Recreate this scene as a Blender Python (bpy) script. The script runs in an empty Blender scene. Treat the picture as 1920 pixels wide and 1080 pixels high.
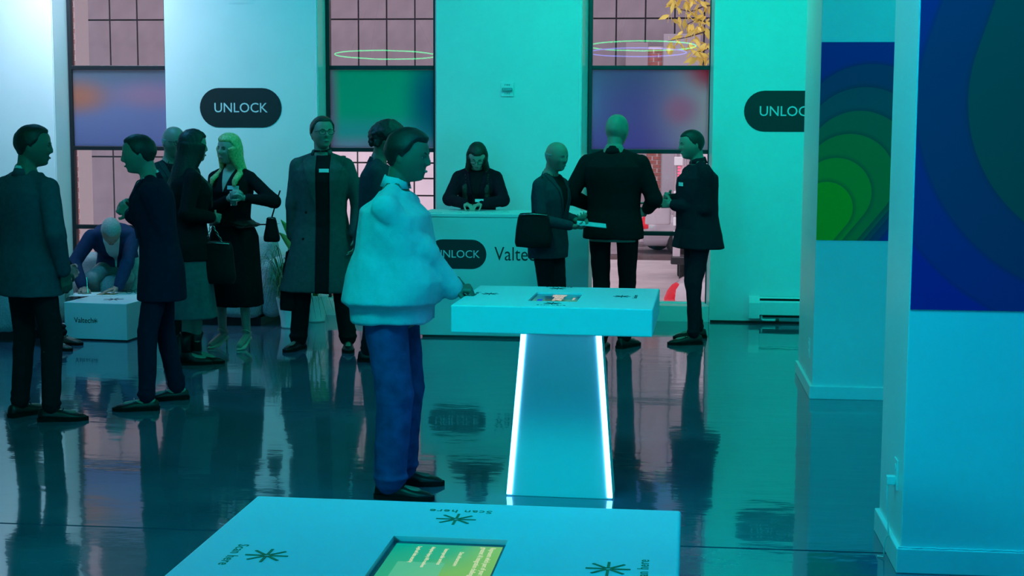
import bpy, bmesh, math, random
import numpy as np
from mathutils import Vector, Matrix, Euler
from mathutils.bvhtree import BVHTree
random.seed(7)
R_ = math.radians
scene = bpy.context.scene
COL = scene.collection

# ------------------------------------------------------------------ camera
F_PX = 2750.0
CAM_H = 1.75
cam_data = bpy.data.cameras.new('camera')
cam_data.sensor_width = 36.0
cam_data.lens = F_PX / 1920 * 36.0
cam_data.clip_end = 300
cam = bpy.data.objects.new('camera', cam_data)
COL.objects.link(cam)
CAM_R = Matrix.Rotation(R_(6.0), 3, 'Z') @ Matrix.Rotation(R_(90 - 6.29), 3, 'X') @ Matrix.Rotation(R_(0.25), 3, 'Z')
cam.matrix_world = Matrix.Translation((0, 0, CAM_H)) @ CAM_R.to_4x4()
scene.camera = cam

# ------------------------------------------------------------------ view, world, lights
scene.view_settings.view_transform = 'Standard'
scene.view_settings.look = 'None'
scene.view_settings.gamma = 1.0
scene.view_settings.exposure = 0.0
scene.view_settings.use_curve_mapping = False

world = bpy.data.worlds.new('overcast_dusk')
scene.world = world
world.use_nodes = True
bg = world.node_tree.nodes['Background']
bg.inputs['Color'].default_value = (0.86, 0.72, 0.82, 1)
bg.inputs['Strength'].default_value = 0.78

def area(name, loc, target, size, size_y, color, power, spread=180):
    l = bpy.data.lights.new(name, 'AREA')
    l.shape = 'RECTANGLE'; l.size = size; l.size_y = size_y
    l.color = color; l.energy = power; l.spread = R_(spread)
    o = bpy.data.objects.new(name, l); COL.objects.link(o)
    o.location = loc
    o.rotation_euler = (Vector(target) - Vector(loc)).to_track_quat('-Z', 'Y').to_euler()
    return o
# coloured wash from unseen area lights, most of them up under the ceiling
area('green_wash_light', (0.6, 10.2, 3.95), (0.8, 13.2, 1.8), 4.5, 0.5, (0.0, 1.0, 0.68), 112)
area('green_wash_light', (3.0, 8.6, 3.95), (2.4, 12.9, 1.2), 2.5, 0.4, (0.0, 1.0, 0.76), 30)
area('white_wash_light', (-5.5, 12.2, 3.7), (-5.3, 13.6, 1.9), 0.8, 0.3, (0.66, 0.80, 1.0), 26, 120)
area('blue_wash_light', (-4.6, 10.2, 3.9), (-4.0, 13.2, 0.4), 1.2, 0.4, (0.06, 0.52, 1.0), 50)
area('blue_wash_light', (3.2, 3.6, 4.0), (3.0, 7.0, 0.4), 1.6, 0.4, (0.0, 0.24, 1.0), 24, 130)
area('blue_wash_light', (1.0, 4.4, 4.0), (0.2, 5.6, 0.6), 1.6, 0.4, (0.0, 0.60, 1.0), 10, 120)  # narrow lamp added to brighten the far kiosk top
area('blue_wash_light', (0.2, 3.3, 4.0), (0.0, 3.5, 0.6), 0.8, 0.4, (0.0, 0.55, 1.0), 17, 100)  # added over the near kiosk to make its top brighter and bluer
area('blue_wash_light', (0.0, 4.6, 4.0), (2.6, 6.6, 0.8), 0.6, 0.4, (0.0, 0.50, 1.0), 26, 130)  # added to lift the blue on the left-facing pillar sides
area('cyan_wash_light', (-1.8, 4.4, 4.0), (-0.7, 6.5, 0.6), 2.2, 0.4, (0.0, 1.0, 0.86), 50, 140)
area('cyan_wash_light', (-2.4, -3.0, 2.3), (-0.6, 6.5, 0.5), 1.0, 0.4, (0.0, 0.74, 1.0), 17, 60)  # low front fill added for the shaded far kiosk stand, no ceiling fixture
# added soft directional fill over the roof, brightens the street but not the room
sun = bpy.data.lights.new('sun', 'SUN'); sun.energy = 1.7; sun.angle = R_(40); sun.color = (1.0, .86, .95)
street_fill_o = bpy.data.objects.new('sun', sun); COL.objects.link(street_fill_o); street_fill_o.rotation_euler = (R_(52), 0, R_(8))

# ------------------------------------------------------------------ pixel helpers: where a ray of the photo meets a plane of the room
def ray(px, py):
    v = Vector(((px - 960) / F_PX, -(py - 540) / F_PX, -1.0))
    return CAM_R @ v
def P(px, py, z=0.0):
    d = ray(px, py); t = (z - CAM_H) / d.z
    return Vector((d.x * t, d.y * t, z))
def Q(px, py, Y):
    d = ray(px, py); t = Y / d.y
    return Vector((d.x * t, Y, CAM_H + d.z * t))

# ------------------------------------------------------------------ object helpers
def tag(o, label=None, cat=None, group=None, kind=None):
    if label: o['label'] = label
    if cat: o['category'] = cat
    if group: o['group'] = group
    if kind: o['kind'] = kind
    return o
def empty(name, loc=(0, 0, 0), rz=0.0, label=None, cat=None, group=None, kind=None):
    o = bpy.data.objects.new(name, None); COL.objects.link(o)
    o.location = loc; o.rotation_euler = (0, 0, rz); o.empty_display_size = 0.1
    return tag(o, label, cat, group, kind)
def link(name, me, mat=None, parent=None, loc=None, rz=0.0):
    o = bpy.data.objects.new(name, me); COL.objects.link(o)
    if mat is not None and not me.materials: me.materials.append(mat)
    if parent is not None: o.parent = parent
    if loc is not None: o.location = loc
    if rz: o.rotation_euler = (0, 0, rz)
    return o

class MB:
    """collects closed shapes, builds ONE mesh"""
    def __init__(s): s.v = []; s.f = []
    def add(s, vs, fs):
        n = len(s.v); s.v += [tuple(v) for v in vs]; s.f += [tuple(i + n for i in f) for f in fs]; return s
    def box(s, a, b, M=None):
        x0, y0, z0 = a; x1, y1, z1 = b
        vs = [Vector(p) for p in ((x0,y0,z0),(x1,y0,z0),(x1,y1,z0),(x0,y1,z0),(x0,y0,z1),(x1,y0,z1),(x1,y1,z1),(x0,y1,z1))]
        if M is not None: vs = [M @ v for v in vs]
        return s.add(vs, [(0,3,2,1),(4,5,6,7),(0,1,5,4),(1,2,6,5),(2,3,7,6),(3,0,4,7)])
    def prism(s, poly, z0, z1, M=None):
        n = len(poly)
        vs = [Vector((x, y, z0)) for x, y in poly] + [Vector((x, y, z1)) for x, y in poly]
        if M is not None: vs = [M @ v for v in vs]
        return s.add(vs, [tuple(range(n - 1, -1, -1)), tuple(range(n, 2 * n))] + [(i, (i + 1) % n, n + (i + 1) % n, n + i) for i in range(n)])
    def loft(s, secs, cap=True, ring=True):
        N = len(secs[0]); vs = [p for q in secs for p in q]; fs = []
        for k in range(len(secs) - 1):
            for i in range(N if ring else N - 1):
                j = (i + 1) % N
                fs.append((k*N+i, k*N+j, (k+1)*N+j, (k+1)*N+i))
        if cap: fs += [tuple(range(N - 1, -1, -1)), tuple((len(secs)-1)*N + i for i in range(N))]
        return s.add(vs, fs)
    def tube(s, pts, rads, n=8, caps=True):
        pts = [Vector(p) for p in pts]
        if not hasattr(rads, '__len__'): rads = [rads] * len(pts)
        secs = []; up = None
        for i, p in enumerate(pts):
            d = (pts[min(i+1, len(pts)-1)] - pts[max(i-1, 0)])
            d = d.normalized() if d.length > 1e-9 else Vector((0, 0, 1))
            if up is None: up = Vector((0, 0, 1)) if abs(d.z) < .9 else Vector((1, 0, 0))
            a = d.cross(up).normalized(); b = a.cross(d).normalized(); up = b
            secs.append([p + (a * math.cos(t) + b * math.sin(t)) * rads[i] for t in [2*math.pi*k/n for k in range(n)]])
        return s.loft(secs, caps)
    def capsule(s, p1, p2, r1, r2, n=12):
        p1 = Vector(p1); p2 = Vector(p2); d = (p2 - p1)
        d = d.normalized() if d.length > 1e-6 else Vector((0, 0, 1))
        pts = []; rr = []
        for t in (-89, -60, -30): pts.append(p1 + d * r1 * math.sin(R_(t))); rr.append(r1 * math.cos(R_(t)))
        pts.append(p1); rr.append(r1)
        L = (p2 - p1).length
        if L > 0.02:
            for t in (.33, .66): pts.append(p1.lerp(p2, t)); rr.append(r1 + (r2 - r1) * t)
        pts.append(p2); rr.append(r2)
        for t in (30, 60, 89): pts.append(p2 + d * r2 * math.sin(R_(t))); rr.append(r2 * math.cos(R_(t)))
        up = Vector((0, 0, 1)) if abs(d.z) < .9 else Vector((1, 0, 0))
        a = d.cross(up).normalized(); b = a.cross(d).normalized()
        return s.loft([[p + (a * math.cos(t) + b * math.sin(t)) * r for t in [2*math.pi*k/n for k in range(n)]] for p, r in zip(pts, rr)])
    def ellipsoid(s, c, r, M=None, n=14, m=9):
        secs = []
        for i in range(m):
            t = R_(-88 + 176 * i / (m - 1))
            q = [Vector((r[0]*math.cos(t)*math.cos(a), r[1]*math.cos(t)*math.sin(a), r[2]*math.sin(t))) for a in [2*math.pi*k/n for k in range(n)]]
            if M is not None: q = [M @ v for v in q]
            secs.append([Vector(c) + v for v in q])
        return s.loft(secs)
    def lathe(s, prof, c=(0, 0, 0), n=32):
        c = Vector(c)
        return s.loft([[c + Vector((r*math.cos(a), r*math.sin(a), z)) for a in [2*math.pi*k/n for k in range(n)]] for r, z in prof])
    def mesh(s, smooth=False, scale=1.0):
        me = bpy.data.meshes.new('m')
        me.from_pydata([(x*scale, y*scale, z*scale) for x, y, z in s.v], [], s.f)
        bm = bmesh.new(); bm.from_mesh(me); bmesh.ops.recalc_face_normals(bm, faces=bm.faces); bm.to_mesh(me); bm.free()
        if smooth: me.polygons.foreach_set('use_smooth', [True] * len(me.polygons))
        return me
    def build(s, name, mat, parent=None, smooth=False, bevel=0.0, loc=None, rz=0.0, auto=False, segs=2):
        me = s.mesh(smooth)
        if bevel:
            bm = bmesh.new(); bm.from_mesh(me)
            bmesh.ops.remove_doubles(bm, verts=bm.verts, dist=1e-5)
            es = [e for e in bm.edges if len(e.link_faces) == 2 and e.calc_face_angle(0) > 0.5]
            bmesh.ops.bevel(bm, geom=es, offset=bevel, segments=segs, profile=.5, affect='EDGES', clamp_overlap=True)
            bm.to_mesh(me); bm.free()
        if auto:
            me.polygons.foreach_set('use_smooth', [True] * len(me.polygons))
            me.set_sharp_from_angle(angle=R_(35))
        return link(name, me, mat, parent, loc, rz)

def remesh(mb, voxel, smooth=2, scale=1.0, factor=.5):
    me = mb.mesh(scale=scale)
    o = bpy.data.objects.new('tmp', me); COL.objects.link(o)
    m = o.modifiers.new('r', 'REMESH'); m.mode = 'VOXEL'; m.voxel_size = voxel; m.use_smooth_shade = True
    if smooth:
        k = o.modifiers.new('s', 'SMOOTH'); k.factor = factor; k.iterations = smooth
    dg = bpy.context.evaluated_depsgraph_get()
    out = bpy.data.meshes.new_from_object(o.evaluated_get(dg))
    bpy.data.objects.remove(o); bpy.data.meshes.remove(me)
    return out

def waves(co, freq, seed, aniso=(1, 1, 1)):
    rs = np.random.RandomState(seed); q = co * np.array(aniso); out = np.zeros(len(co))
    for k in range(5):
        a = rs.normal(size=3); a /= np.linalg.norm(a); b = rs.normal(size=3); b /= np.linalg.norm(b)
        f = freq * (0.7 + .5 * k)
        out += np.sin(q @ a * f + rs.rand() * 6 + 1.6 * np.sin(q @ b * f * .6 + rs.rand() * 6)) / (1 + .5 * k)
    return out / 2.5
def displace(me, fn):
    n = len(me.vertices); co = np.empty(n * 3); me.vertices.foreach_get('co', co); co = co.reshape(-1, 3)
    no = np.empty(n * 3); me.vertex_normals.foreach_get('vector', no); no = no.reshape(-1, 3)
    co = co + no * fn(co, no)[:, None]
    me.vertices.foreach_set('co', co.ravel()); me.update()
    return me

# ------------------------------------------------------------------ materials
def mat(name, color, rough=.6, metal=0.0, spec=.5, emit=None, estr=0.0, alpha=1.0, noise=0.0, nscale=20.0, bump=0.0, bscale=60.0, sheen=0.0, trans=0.0, coat=0.0):
    m = bpy.data.materials.new(name); m.use_nodes = True
    nt = m.node_tree; b = nt.nodes['Principled BSDF']
    b.inputs['Base Color'].default_value = (*color, 1); b.inputs['Roughness'].default_value = rough
    b.inputs['Metallic'].default_value = metal; b.inputs['Specular IOR Level'].default_value = spec
    if coat: b.inputs['Coat Weight'].default_value = coat; b.inputs['Coat Roughness'].default_value = .06
    if sheen: b.inputs['Sheen Weight'].default_value = sheen
    if trans: b.inputs['Transmission Weight'].default_value = trans
    if emit: b.inputs['Emission Color'].default_value = (*emit, 1); b.inputs['Emission Strength'].default_value = estr
    tc = nt.nodes.new('ShaderNodeTexCoord')
    if noise or True:
        n = nt.nodes.new('ShaderNodeTexNoise'); n.inputs['Scale'].default_value = nscale; n.inputs['Detail'].default_value = 4
        nt.links.new(tc.outputs['Object'], n.inputs['Vector'])
        r = nt.nodes.new('ShaderNodeValToRGB')
        a = max(noise, 0.02)
        r.color_ramp.elements[0].color = tuple(c * (1 - a) for c in color) + (1,)
        r.color_ramp.elements[1].color = tuple(min(1, c * (1 + a)) for c in color) + (1,)
        r.color_ramp.elements[0].position = .3; r.color_ramp.elements[1].position = .7
        nt.links.new(n.outputs['Fac'], r.inputs['Fac']); nt.links.new(r.outputs['Color'], b.inputs['Base Color'])
    if bump:
        n2 = nt.nodes.new('ShaderNodeTexNoise'); n2.inputs['Scale'].default_value = bscale; n2.inputs['Detail'].default_value = 3
        nt.links.new(tc.outputs['Object'], n2.inputs['Vector'])
        bp = nt.nodes.new('ShaderNodeBump'); bp.inputs['Strength'].default_value = bump; bp.inputs['Distance'].default_value = .01
        nt.links.new(n2.outputs['Fac'], bp.inputs['Height']); nt.links.new(bp.outputs['Normal'], b.inputs['Normal'])
    return m
def emis(name, color, strength):
    m = bpy.data.materials.new(name); m.use_nodes = True; nt = m.node_tree; nt.nodes.clear()
    e = nt.nodes.new('ShaderNodeEmission'); o = nt.nodes.new('ShaderNodeOutputMaterial')
    e.inputs['Color'].default_value = (*color, 1); e.inputs['Strength'].default_value = strength
    nt.links.new(e.outputs[0], o.inputs[0]); return m

M = {}
M['wall'] = mat('painted_wall', (.80, .82, .82), .38, spec=.35, noise=.02, nscale=3, bump=.04, bscale=90)
M['trim'] = mat('gloss_trim', (.82, .84, .84), .3, noise=.02)
M['white'] = mat('white_laminate', (.80, .83, .84), .38, noise=.015, nscale=4)
M['deskwhite'] = mat('white_desk_laminate', (.74, .78, .78), .45, noise=.02, nscale=3)
M['black'] = mat('black_vinyl', (.006, .012, .014), .5, noise=.1)
M['frame'] = mat('black_frame', (.012, .012, .016), .4)
M['ceiling'] = mat('ceiling_paint', (.55, .55, .55), .8)
M['ink'] = mat('dark_ink', (.01, .02, .02), .6)
M['cutout'] = mat('pale_lettering', (.62, .72, .74), .5)
M['greenink'] = mat('green_ink', (.01, .16, .05), .5)

def glass(name, tint=(1, 1, 1), refl=1.0):
    m = bpy.data.materials.new(name); m.use_nodes = True; nt = m.node_tree; nt.nodes.clear()
    o = nt.nodes.new('ShaderNodeOutputMaterial'); mix = nt.nodes.new('ShaderNodeMixShader')
    t = nt.nodes.new('ShaderNodeBsdfTransparent'); g = nt.nodes.new('ShaderNodeBsdfGlossy'); fr = nt.nodes.new('ShaderNodeFresnel')
    n = nt.nodes.new('ShaderNodeTexNoise'); n.inputs['Scale'].default_value = 1.5
    tc = nt.nodes.new('ShaderNodeTexCoord'); nt.links.new(tc.outputs['Object'], n.inputs['Vector'])
    bp = nt.nodes.new('ShaderNodeBump'); bp.inputs['Strength'].default_value = .02; bp.inputs['Distance'].default_value = .01
    nt.links.new(n.outputs['Fac'], bp.inputs['Height']); nt.links.new(bp.outputs['Normal'], g.inputs['Normal'])
    fr.inputs['IOR'].default_value = 1.5 * refl
    g.inputs['Roughness'].default_value = 0.01; t.inputs['Color'].default_value = (*tint, 1)
    nt.links.new(fr.outputs[0], mix.inputs[0]); nt.links.new(t.outputs[0], mix.inputs[1]); nt.links.new(g.outputs[0], mix.inputs[2])
    nt.links.new(mix.outputs[0], o.inputs[0]); return m
M['glass'] = glass('window_glass', (.95, .95, .97), 1.08)

# polished concrete floor
def floor_mat():
    m = bpy.data.materials.new('polished_concrete'); m.use_nodes = True; nt = m.node_tree; b = nt.nodes['Principled BSDF']
    tc = nt.nodes.new('ShaderNodeTexCoord')
    n = nt.nodes.new('ShaderNodeTexNoise'); n.inputs['Scale'].default_value = 1.3; n.inputs['Detail'].default_value = 8; n.inputs['Roughness'].default_value = .65
    nt.links.new(tc.outputs['Object'], n.inputs['Vector'])
    r = nt.nodes.new('ShaderNodeValToRGB'); r.color_ramp.elements[0].position = .3; r.color_ramp.elements[1].position = .72
    r.color_ramp.elements[0].color = (.055, .085, .13, 1); r.color_ramp.elements[1].color = (.11, .155, .22, 1)
    nt.links.new(n.outputs['Fac'], r.inputs['Fac']); nt.links.new(r.outputs['Color'], b.inputs['Base Color'])
    n2 = nt.nodes.new('ShaderNodeTexNoise'); n2.inputs['Scale'].default_value = 5.0; n2.inputs['Detail'].default_value = 3
    mp = nt.nodes.new('ShaderNodeMapping'); mp.inputs['Scale'].default_value = (.6, 1.3, 1)
    nt.links.new(tc.outputs['Object'], mp.inputs['Vector']); nt.links.new(mp.outputs['Vector'], n2.inputs['Vector'])
    bp = nt.nodes.new('ShaderNodeBump'); bp.inputs['Strength'].default_value = .10; bp.inputs['Distance'].default_value = .012
    nt.links.new(n2.outputs['Fac'], bp.inputs['Height']); nt.links.new(bp.outputs['Normal'], b.inputs['Normal'])
    rr = nt.nodes.new('ShaderNodeMapRange'); rr.inputs['To Min'].default_value = .03; rr.inputs['To Max'].default_value = .13
    nt.links.new(n.outputs['Fac'], rr.inputs['Value']); nt.links.new(rr.outputs[0], b.inputs['Roughness'])
    b.inputs['IOR'].default_value = 1.5; b.inputs['Coat Weight'].default_value = .42; b.inputs['Coat IOR'].default_value = 1.6; b.inputs['Coat Roughness'].default_value = .02
    nt.links.new(bp.outputs['Normal'], b.inputs['Coat Normal'])
    return m
M['floor'] = floor_mat()

def text(body, size, mtx, m, parent, name='lettering', bold=0.0, ext=0.0006, align='CENTER', xs=1.0, space=1.0):
    c = bpy.data.curves.new('t', 'FONT'); c.body = body; c.size = size; c.extrude = ext; c.offset = bold
    c.align_x = align; c.align_y = 'CENTER'; c.resolution_u = 3; c.space_character = space
    o = bpy.data.objects.new('t', c); COL.objects.link(o)
    dg = bpy.context.evaluated_depsgraph_get()
    me = bpy.data.meshes.new_from_object(o.evaluated_get(dg)); bpy.data.objects.remove(o)
    me.transform(Matrix.Diagonal((xs, 1, 1, 1))); me.transform(mtx)
    me.materials.clear()
    return link(name, me, m, parent)
def frame_mtx(o, x, y):
    """matrix from an origin, a reading direction and an up direction"""
    x = Vector(x).normalized(); y = Vector(y).normalized(); z = x.cross(y)
    mt = Matrix((x, y, z)).transposed().to_4x4(); mt.translation = Vector(o); return mt
def asterisk(r, mtx, m, parent, w=None, name='star_mark', gap=.12):
    w = w or r * .13; mb = MB()
    for k in range(8):
        Mx = mtx @ Matrix.Rotation(k * math.pi / 4, 4, 'Z')
        mb.box((r * gap, -w / 2, 0), (r, w / 2, .0008), Mx)
    return mb.build(name, m, parent)
# ================================================================== THE ROOM
YW = P(1334, 604).y            # inner face of the window wall
XL, XR, YB, ZC = -6.8, 4.6, -3.5, 4.1
def struct(name, mb, m, **k):
    return tag(mb.build(name, m, **k), kind='structure')
GY = YW + .25                  # plane of the window frames
TH = .32
yj = P(1480, 1031).y
MB_f = MB().box((XL, YB, -.12), (XR, yj - .009, 0)).box((XL, yj + .009, -.12), (XR, YW + TH, 0)).box((XL, yj - .009, -.12), (XR, yj + .009, -.012))
floor = struct('floor', MB_f, M['floor'])
struct('ceiling', MB().box((XL - .2, YB - .2, ZC), (XR + .2, YW + TH, ZC + .15)), M['ceiling'])
struct('wall_left', MB().box((XL - .2, YB, -.1), (XL, YW + TH, ZC)), M['wall'])
struct('wall_right', MB().box((XR, YB, -.1), (XR + .2, YW + TH, ZC)), M['wall'])
struct('wall_front', MB().box((XL - .2, YB - .2, -.1), (XR + .2, YB, ZC)), M['wall'])

WIN = []   # (front_l, front_r, back_l, back_r) x positions
def X(px, py, Y): return Q(px, py, Y).x
wf = [(X(106, 300, YW), X(310, 150, YW)), (X(597, 200, YW), X(818, 250, YW)), (X(1090, 250, YW), X(1335, 300, YW))]
wb = [(X(131, 200, GY), 0), (X(612.5, 200, GY), X(813, 200, GY)), (X(1103, 200, GY), X(1328.5, 200, GY))]
wb[0] = (wb[0][0], wb[0][0] + (wb[1][1] - wb[1][0]) * 1.02)
SILL = .14
ZT = 3.7
yf, yb = YW, YW + TH
mbw = MB()
edges = [(XL, XL)] + [(None, None)]
segs = []
prev_f, prev_b = XL, XL
for (fl, fr), (bl, br) in zip(wf, wb):
    segs.append([(prev_f, yf), (fl, yf), (bl, yb - .04), (bl, yb), (prev_b, yb)])
    prev_f, prev_b = fr, br
    segs[-1] = segs[-1]
segs.append([(prev_f, yf), (XR, yf), (XR, yb), (prev_b, yb)])
for s_ in segs: mbw.prism(s_, 0, ZC)
for (fl, fr), (bl, br) in zip(wf, wb):
    mbw.prism([(fl + .004, yf + .012), (fr - .004, yf + .012), (br, yb), (bl, yb)], 0, SILL)
    mbw.prism([(fl, yf), (fr, yf), (br, yb), (bl, yb)], ZT, ZC)
struct('wall_back', mbw, M['wall'])
# thin raised corner beads beside the openings
for i, (px_, side) in enumerate([(597, -1), (1090, -1), (106, -1)]):
    x = [wf[1][0], wf[2][0], wf[0][0]][i]
    tag(MB().box((x - .026, yf - .010, 0), (x - .006, yf, ZC)).build('trim_%d' % (i + 1), M['trim'], bevel=.003), kind='structure')

# coloured gradient film on the second pane from the top
def film_mat(name, stops, spots, base_z):
    """printed privacy film: vertical colour ramp plus soft colour blots (x, z, rx, rz, colour)"""
    m = bpy.data.materials.new(name); m.use_nodes = True; nt = m.node_tree; nt.nodes.clear()
    N = nt.nodes.new; L = nt.links.new
    tc = N('ShaderNodeTexCoord'); sx = N('ShaderNodeSeparateXYZ'); L(tc.outputs['Object'], sx.inputs[0])
    ramp = N('ShaderNodeValToRGB'); ramp.color_ramp.interpolation = 'EASE'
    els = ramp.color_ramp.elements
    while len(els) < len(stops): els.new(.5)
    for e, (p, c) in zip(els, stops): e.position = p; e.color = (*c, 1)
    mr = N('ShaderNodeMapRange'); mr.inputs['From Min'].default_value = base_z[0]; mr.inputs['From Max'].default_value = base_z[1]
    L(sx.outputs['Z'], mr.inputs['Value']); L(mr.outputs[0], ramp.inputs[0])
    cur = ramp.outputs[0]
    for (cx, cz, rx, rz, c) in spots:
        mp = N('ShaderNodeMapping'); mp.vector_type = 'POINT'
        mp.inputs['Location'].default_value = (-cx / rx, 0, -cz / rz); mp.inputs['Scale'].default_value = (1 / rx, 0, 1 / rz)
        L(tc.outputs['Object'], mp.inputs['Vector'])
        ln = N('ShaderNodeVectorMath'); ln.operation = 'LENGTH'; L(mp.outputs[0], ln.inputs[0])
        k = N('ShaderNodeMapRange'); k.interpolation_type = 'SMOOTHERSTEP'
        k.inputs['From Min'].default_value = 0; k.inputs['From Max'].default_value = 1
        k.inputs['To Min'].default_value = 1; k.inputs['To Max'].default_value = 0
        L(ln.outputs['Value'], k.inputs['Value'])
        mx = N('ShaderNodeMix'); mx.data_type = 'RGBA'; L(k.outputs[0], mx.inputs[0]); L(cur, mx.inputs[6]); mx.inputs[7].default_value = (*c, 1)
        cur = mx.outputs[2]
    df = N('ShaderNodeBsdfDiffuse'); tl = N('ShaderNodeBsdfTranslucent'); L(cur, df.inputs[0]); L(cur, tl.inputs[0])
    a = N('ShaderNodeMixShader'); a.inputs[0].default_value = .9; L(df.outputs[0], a.inputs[1]); L(tl.outputs[0], a.inputs[2])
    gl = N('ShaderNodeBsdfGlossy'); gl.inputs['Roughness'].default_value = .12
    fr = N('ShaderNodeFresnel'); fr.inputs[0].default_value = 1.4
    b = N('ShaderNodeMixShader'); L(fr.outputs[0], b.inputs[0]); L(a.outputs[0], b.inputs[1]); L(gl.outputs[0], b.inputs[2])
    o = N('ShaderNodeOutputMaterial'); L(b.outputs[0], o.inputs[0]); return m

RZ = [SILL, None, None, None, ZT]
rails = [Q(500, 429, GY).z, Q(720, 281, GY).z, Q(720, 127, GY).z]
films = []
x0, x1 = wb[0]; w_ = x1 - x0
zb0, zb1 = rails[1], rails[2]; hh = zb1 - zb0; zc = (zb0 + zb1) / 2
films.append(film_mat('film_orange_blue', [(0, (.34, .50, .92)), (.45, (.42, .58, .95)), (1, (.36, .52, .66))],
    [(x0 + .06, zb0 + hh * .64, .55, .26, (1.0, .52, .38)), (x0 + .75, zb0 + hh * .66, .6, .22, (.72, .58, .80))], (zb0, zb1)))
x0, x1 = wb[1]
films.append(film_mat('film_green', [(0, (.45, .75, 1.0)), (.22, (.05, .90, .85)), (.5, (.0, 1.0, .60)), (1, (.0, .95, .56))],
    [(x1 + .0, zb0 + hh * .6, .4, .7, (.0, .34, .52)), (x0, zb0 + .35, .16, 1.2, (.45, .45, .80))], (zb0, zb1)))
x0, x1 = wb[2]
films.append(film_mat('film_purple', [(0, (.26, .24, .88)), (.5, (.26, .26, .80)), (1, (.20, .32, .68))],
    [(x1 + .15, zb0 + .35, .95, 1.1, (1.0, .90, 1.0)), (x1 - .25, zb0 + hh * .50, .26, .24, (1.0, .42, .72)), (x1 + .02, zb1 - .02, .36, .28, (1.0, .12, .22))], (zb0, zb1)))
for i, (bl, br) in enumerate(wb):
    w = empty('window_%d' % (i + 1), ((bl + br) / 2, GY, SILL), kind='structure')
    w.rotation_euler = (0, 0, 0)
    off = -Vector(w.location)
    def bx(name, a, b, m, bev=0.0, par=w, off=off):
        o = MB().box(a, b).build(name, m, par, bevel=bev); o.location = off; return o
    bx('stile', (bl, GY - .02, SILL), (bl + .035, GY + .05, ZT), M['frame'], .003)
    bx('stile', (br - .0, GY - .02, SILL), (br + .035, GY + .05, ZT), M['frame'], .003)
    zs = [SILL] + rails + [ZT]
    for z in rails + [ZT]:
        bx('rail', (bl + .033, GY - .025, z - .019), (br + .001, GY + .05, z + .019), M['frame'], .003)
    bx('rail', (bl + .033, GY - .02, SILL), (br + .001, GY + .05, SILL + .012), M['trim'], .002)
    for k in range(4):
        bx('pane', (bl + .034, GY + .012, zs[k] + (.019 if k else .012)), (br, GY + .018, zs[k + 1] - .019), M['glass'])
    o = MB().add([(bl + .036, GY + .006, zs[2] + .02), (br - .002, GY + .006, zs[2] + .02), (br - .002, GY + .006, zs[3] - .02), (bl + .036, GY + .006, zs[3] - .02)], [(0, 1, 2, 3)]).build('privacy_film', films[i], w); o.location = off

# dark strip laid in for the shadow gap at the right-hand wall foot
tag(MB().box((wf[2][1] + .01, YW - .012, 0), (XR, YW, .02)).build('baseboard_back', M['frame'], bevel=.003), kind='structure')
tag(MB().box((wf[0][1] + .01, YW - .018, 0), (wf[1][0] - .04, YW, .10)).build('baseboard_left', M['trim'], bevel=.004), kind='structure')

# ---- pillars
def mural_mat(name, layers, bg):
    """flat print: capsules (cx, cz, r, colour) drawn one over the other, each trailing off along a slant"""
    m = bpy.data.materials.new(name); m.use_nodes = True; nt = m.node_tree; b = nt.nodes['Principled BSDF']
    N = nt.nodes.new; L = nt.links.new; b.inputs['Roughness'].default_value = .6; b.inputs['Specular IOR Level'].default_value = .2
    tc = N('ShaderNodeTexCoord'); cur = None
    sh = N('ShaderNodeRGB'); sh.outputs[0].default_value = (*bg, 1); cur = sh.outputs[0]
    for (cx, cz, r, col, d, edge) in layers:
        dv = Vector((d[0], 0, d[1])).normalized()
        s1 = N('ShaderNodeVectorMath'); s1.operation = 'SUBTRACT'; L(tc.outputs['Object'], s1.inputs[0]); s1.inputs[1].default_value = (cx, 0, cz)
        fl = N('ShaderNodeVectorMath'); fl.operation = 'MULTIPLY'; L(s1.outputs[0], fl.inputs[0]); fl.inputs[1].default_value = (1, 0, 1)
        dt = N('ShaderNodeVectorMath'); dt.operation = 'DOT_PRODUCT'; L(fl.outputs[0], dt.inputs[0]); dt.inputs[1].default_value = dv
        mxn = N('ShaderNodeMath'); mxn.operation = 'MAXIMUM'; L(dt.outputs['Value'], mxn.inputs[0]); mxn.inputs[1].default_value = 0
        sc = N('ShaderNodeVectorMath'); sc.operation = 'SCALE'; sc.inputs[0].default_value = dv; L(mxn.outputs[0], sc.inputs['Scale'])
        s2 = N('ShaderNodeVectorMath'); s2.operation = 'SUBTRACT'; L(fl.outputs[0], s2.inputs[0]); L(sc.outputs[0], s2.inputs[1])
        ln = N('ShaderNodeVectorMath'); ln.operation = 'LENGTH'; L(s2.outputs[0], ln.inputs[0])
        # printed dark halo outside the shape
        h = N('ShaderNodeMapRange'); h.inputs['From Min'].default_value = r; h.inputs['From Max'].default_value = r + edge
        h.inputs['To Min'].default_value = .5; h.inputs['To Max'].default_value = 0; h.clamp = True; L(ln.outputs['Value'], h.inputs['Value'])
        hm = N('ShaderNodeMix'); hm.data_type = 'RGBA'; L(h.outputs[0], hm.inputs[0]); L(cur, hm.inputs[6]); hm.inputs[7].default_value = (0, .04, .06, 1)
        st = N('ShaderNodeMapRange'); st.inputs['From Min'].default_value = r - .0015; st.inputs['From Max'].default_value = r + .0015
        st.inputs['To Min'].default_value = 1; st.inputs['To Max'].default_value = 0; L(ln.outputs['Value'], st.inputs['Value'])
        mx = N('ShaderNodeMix'); mx.data_type = 'RGBA'; L(st.outputs[0], mx.inputs[0]); L(hm.outputs[2], mx.inputs[6]); mx.inputs[7].default_value = (*col, 1)
        cur = mx.outputs[2]
    L(cur, b.inputs['Base Color']); return m

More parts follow.
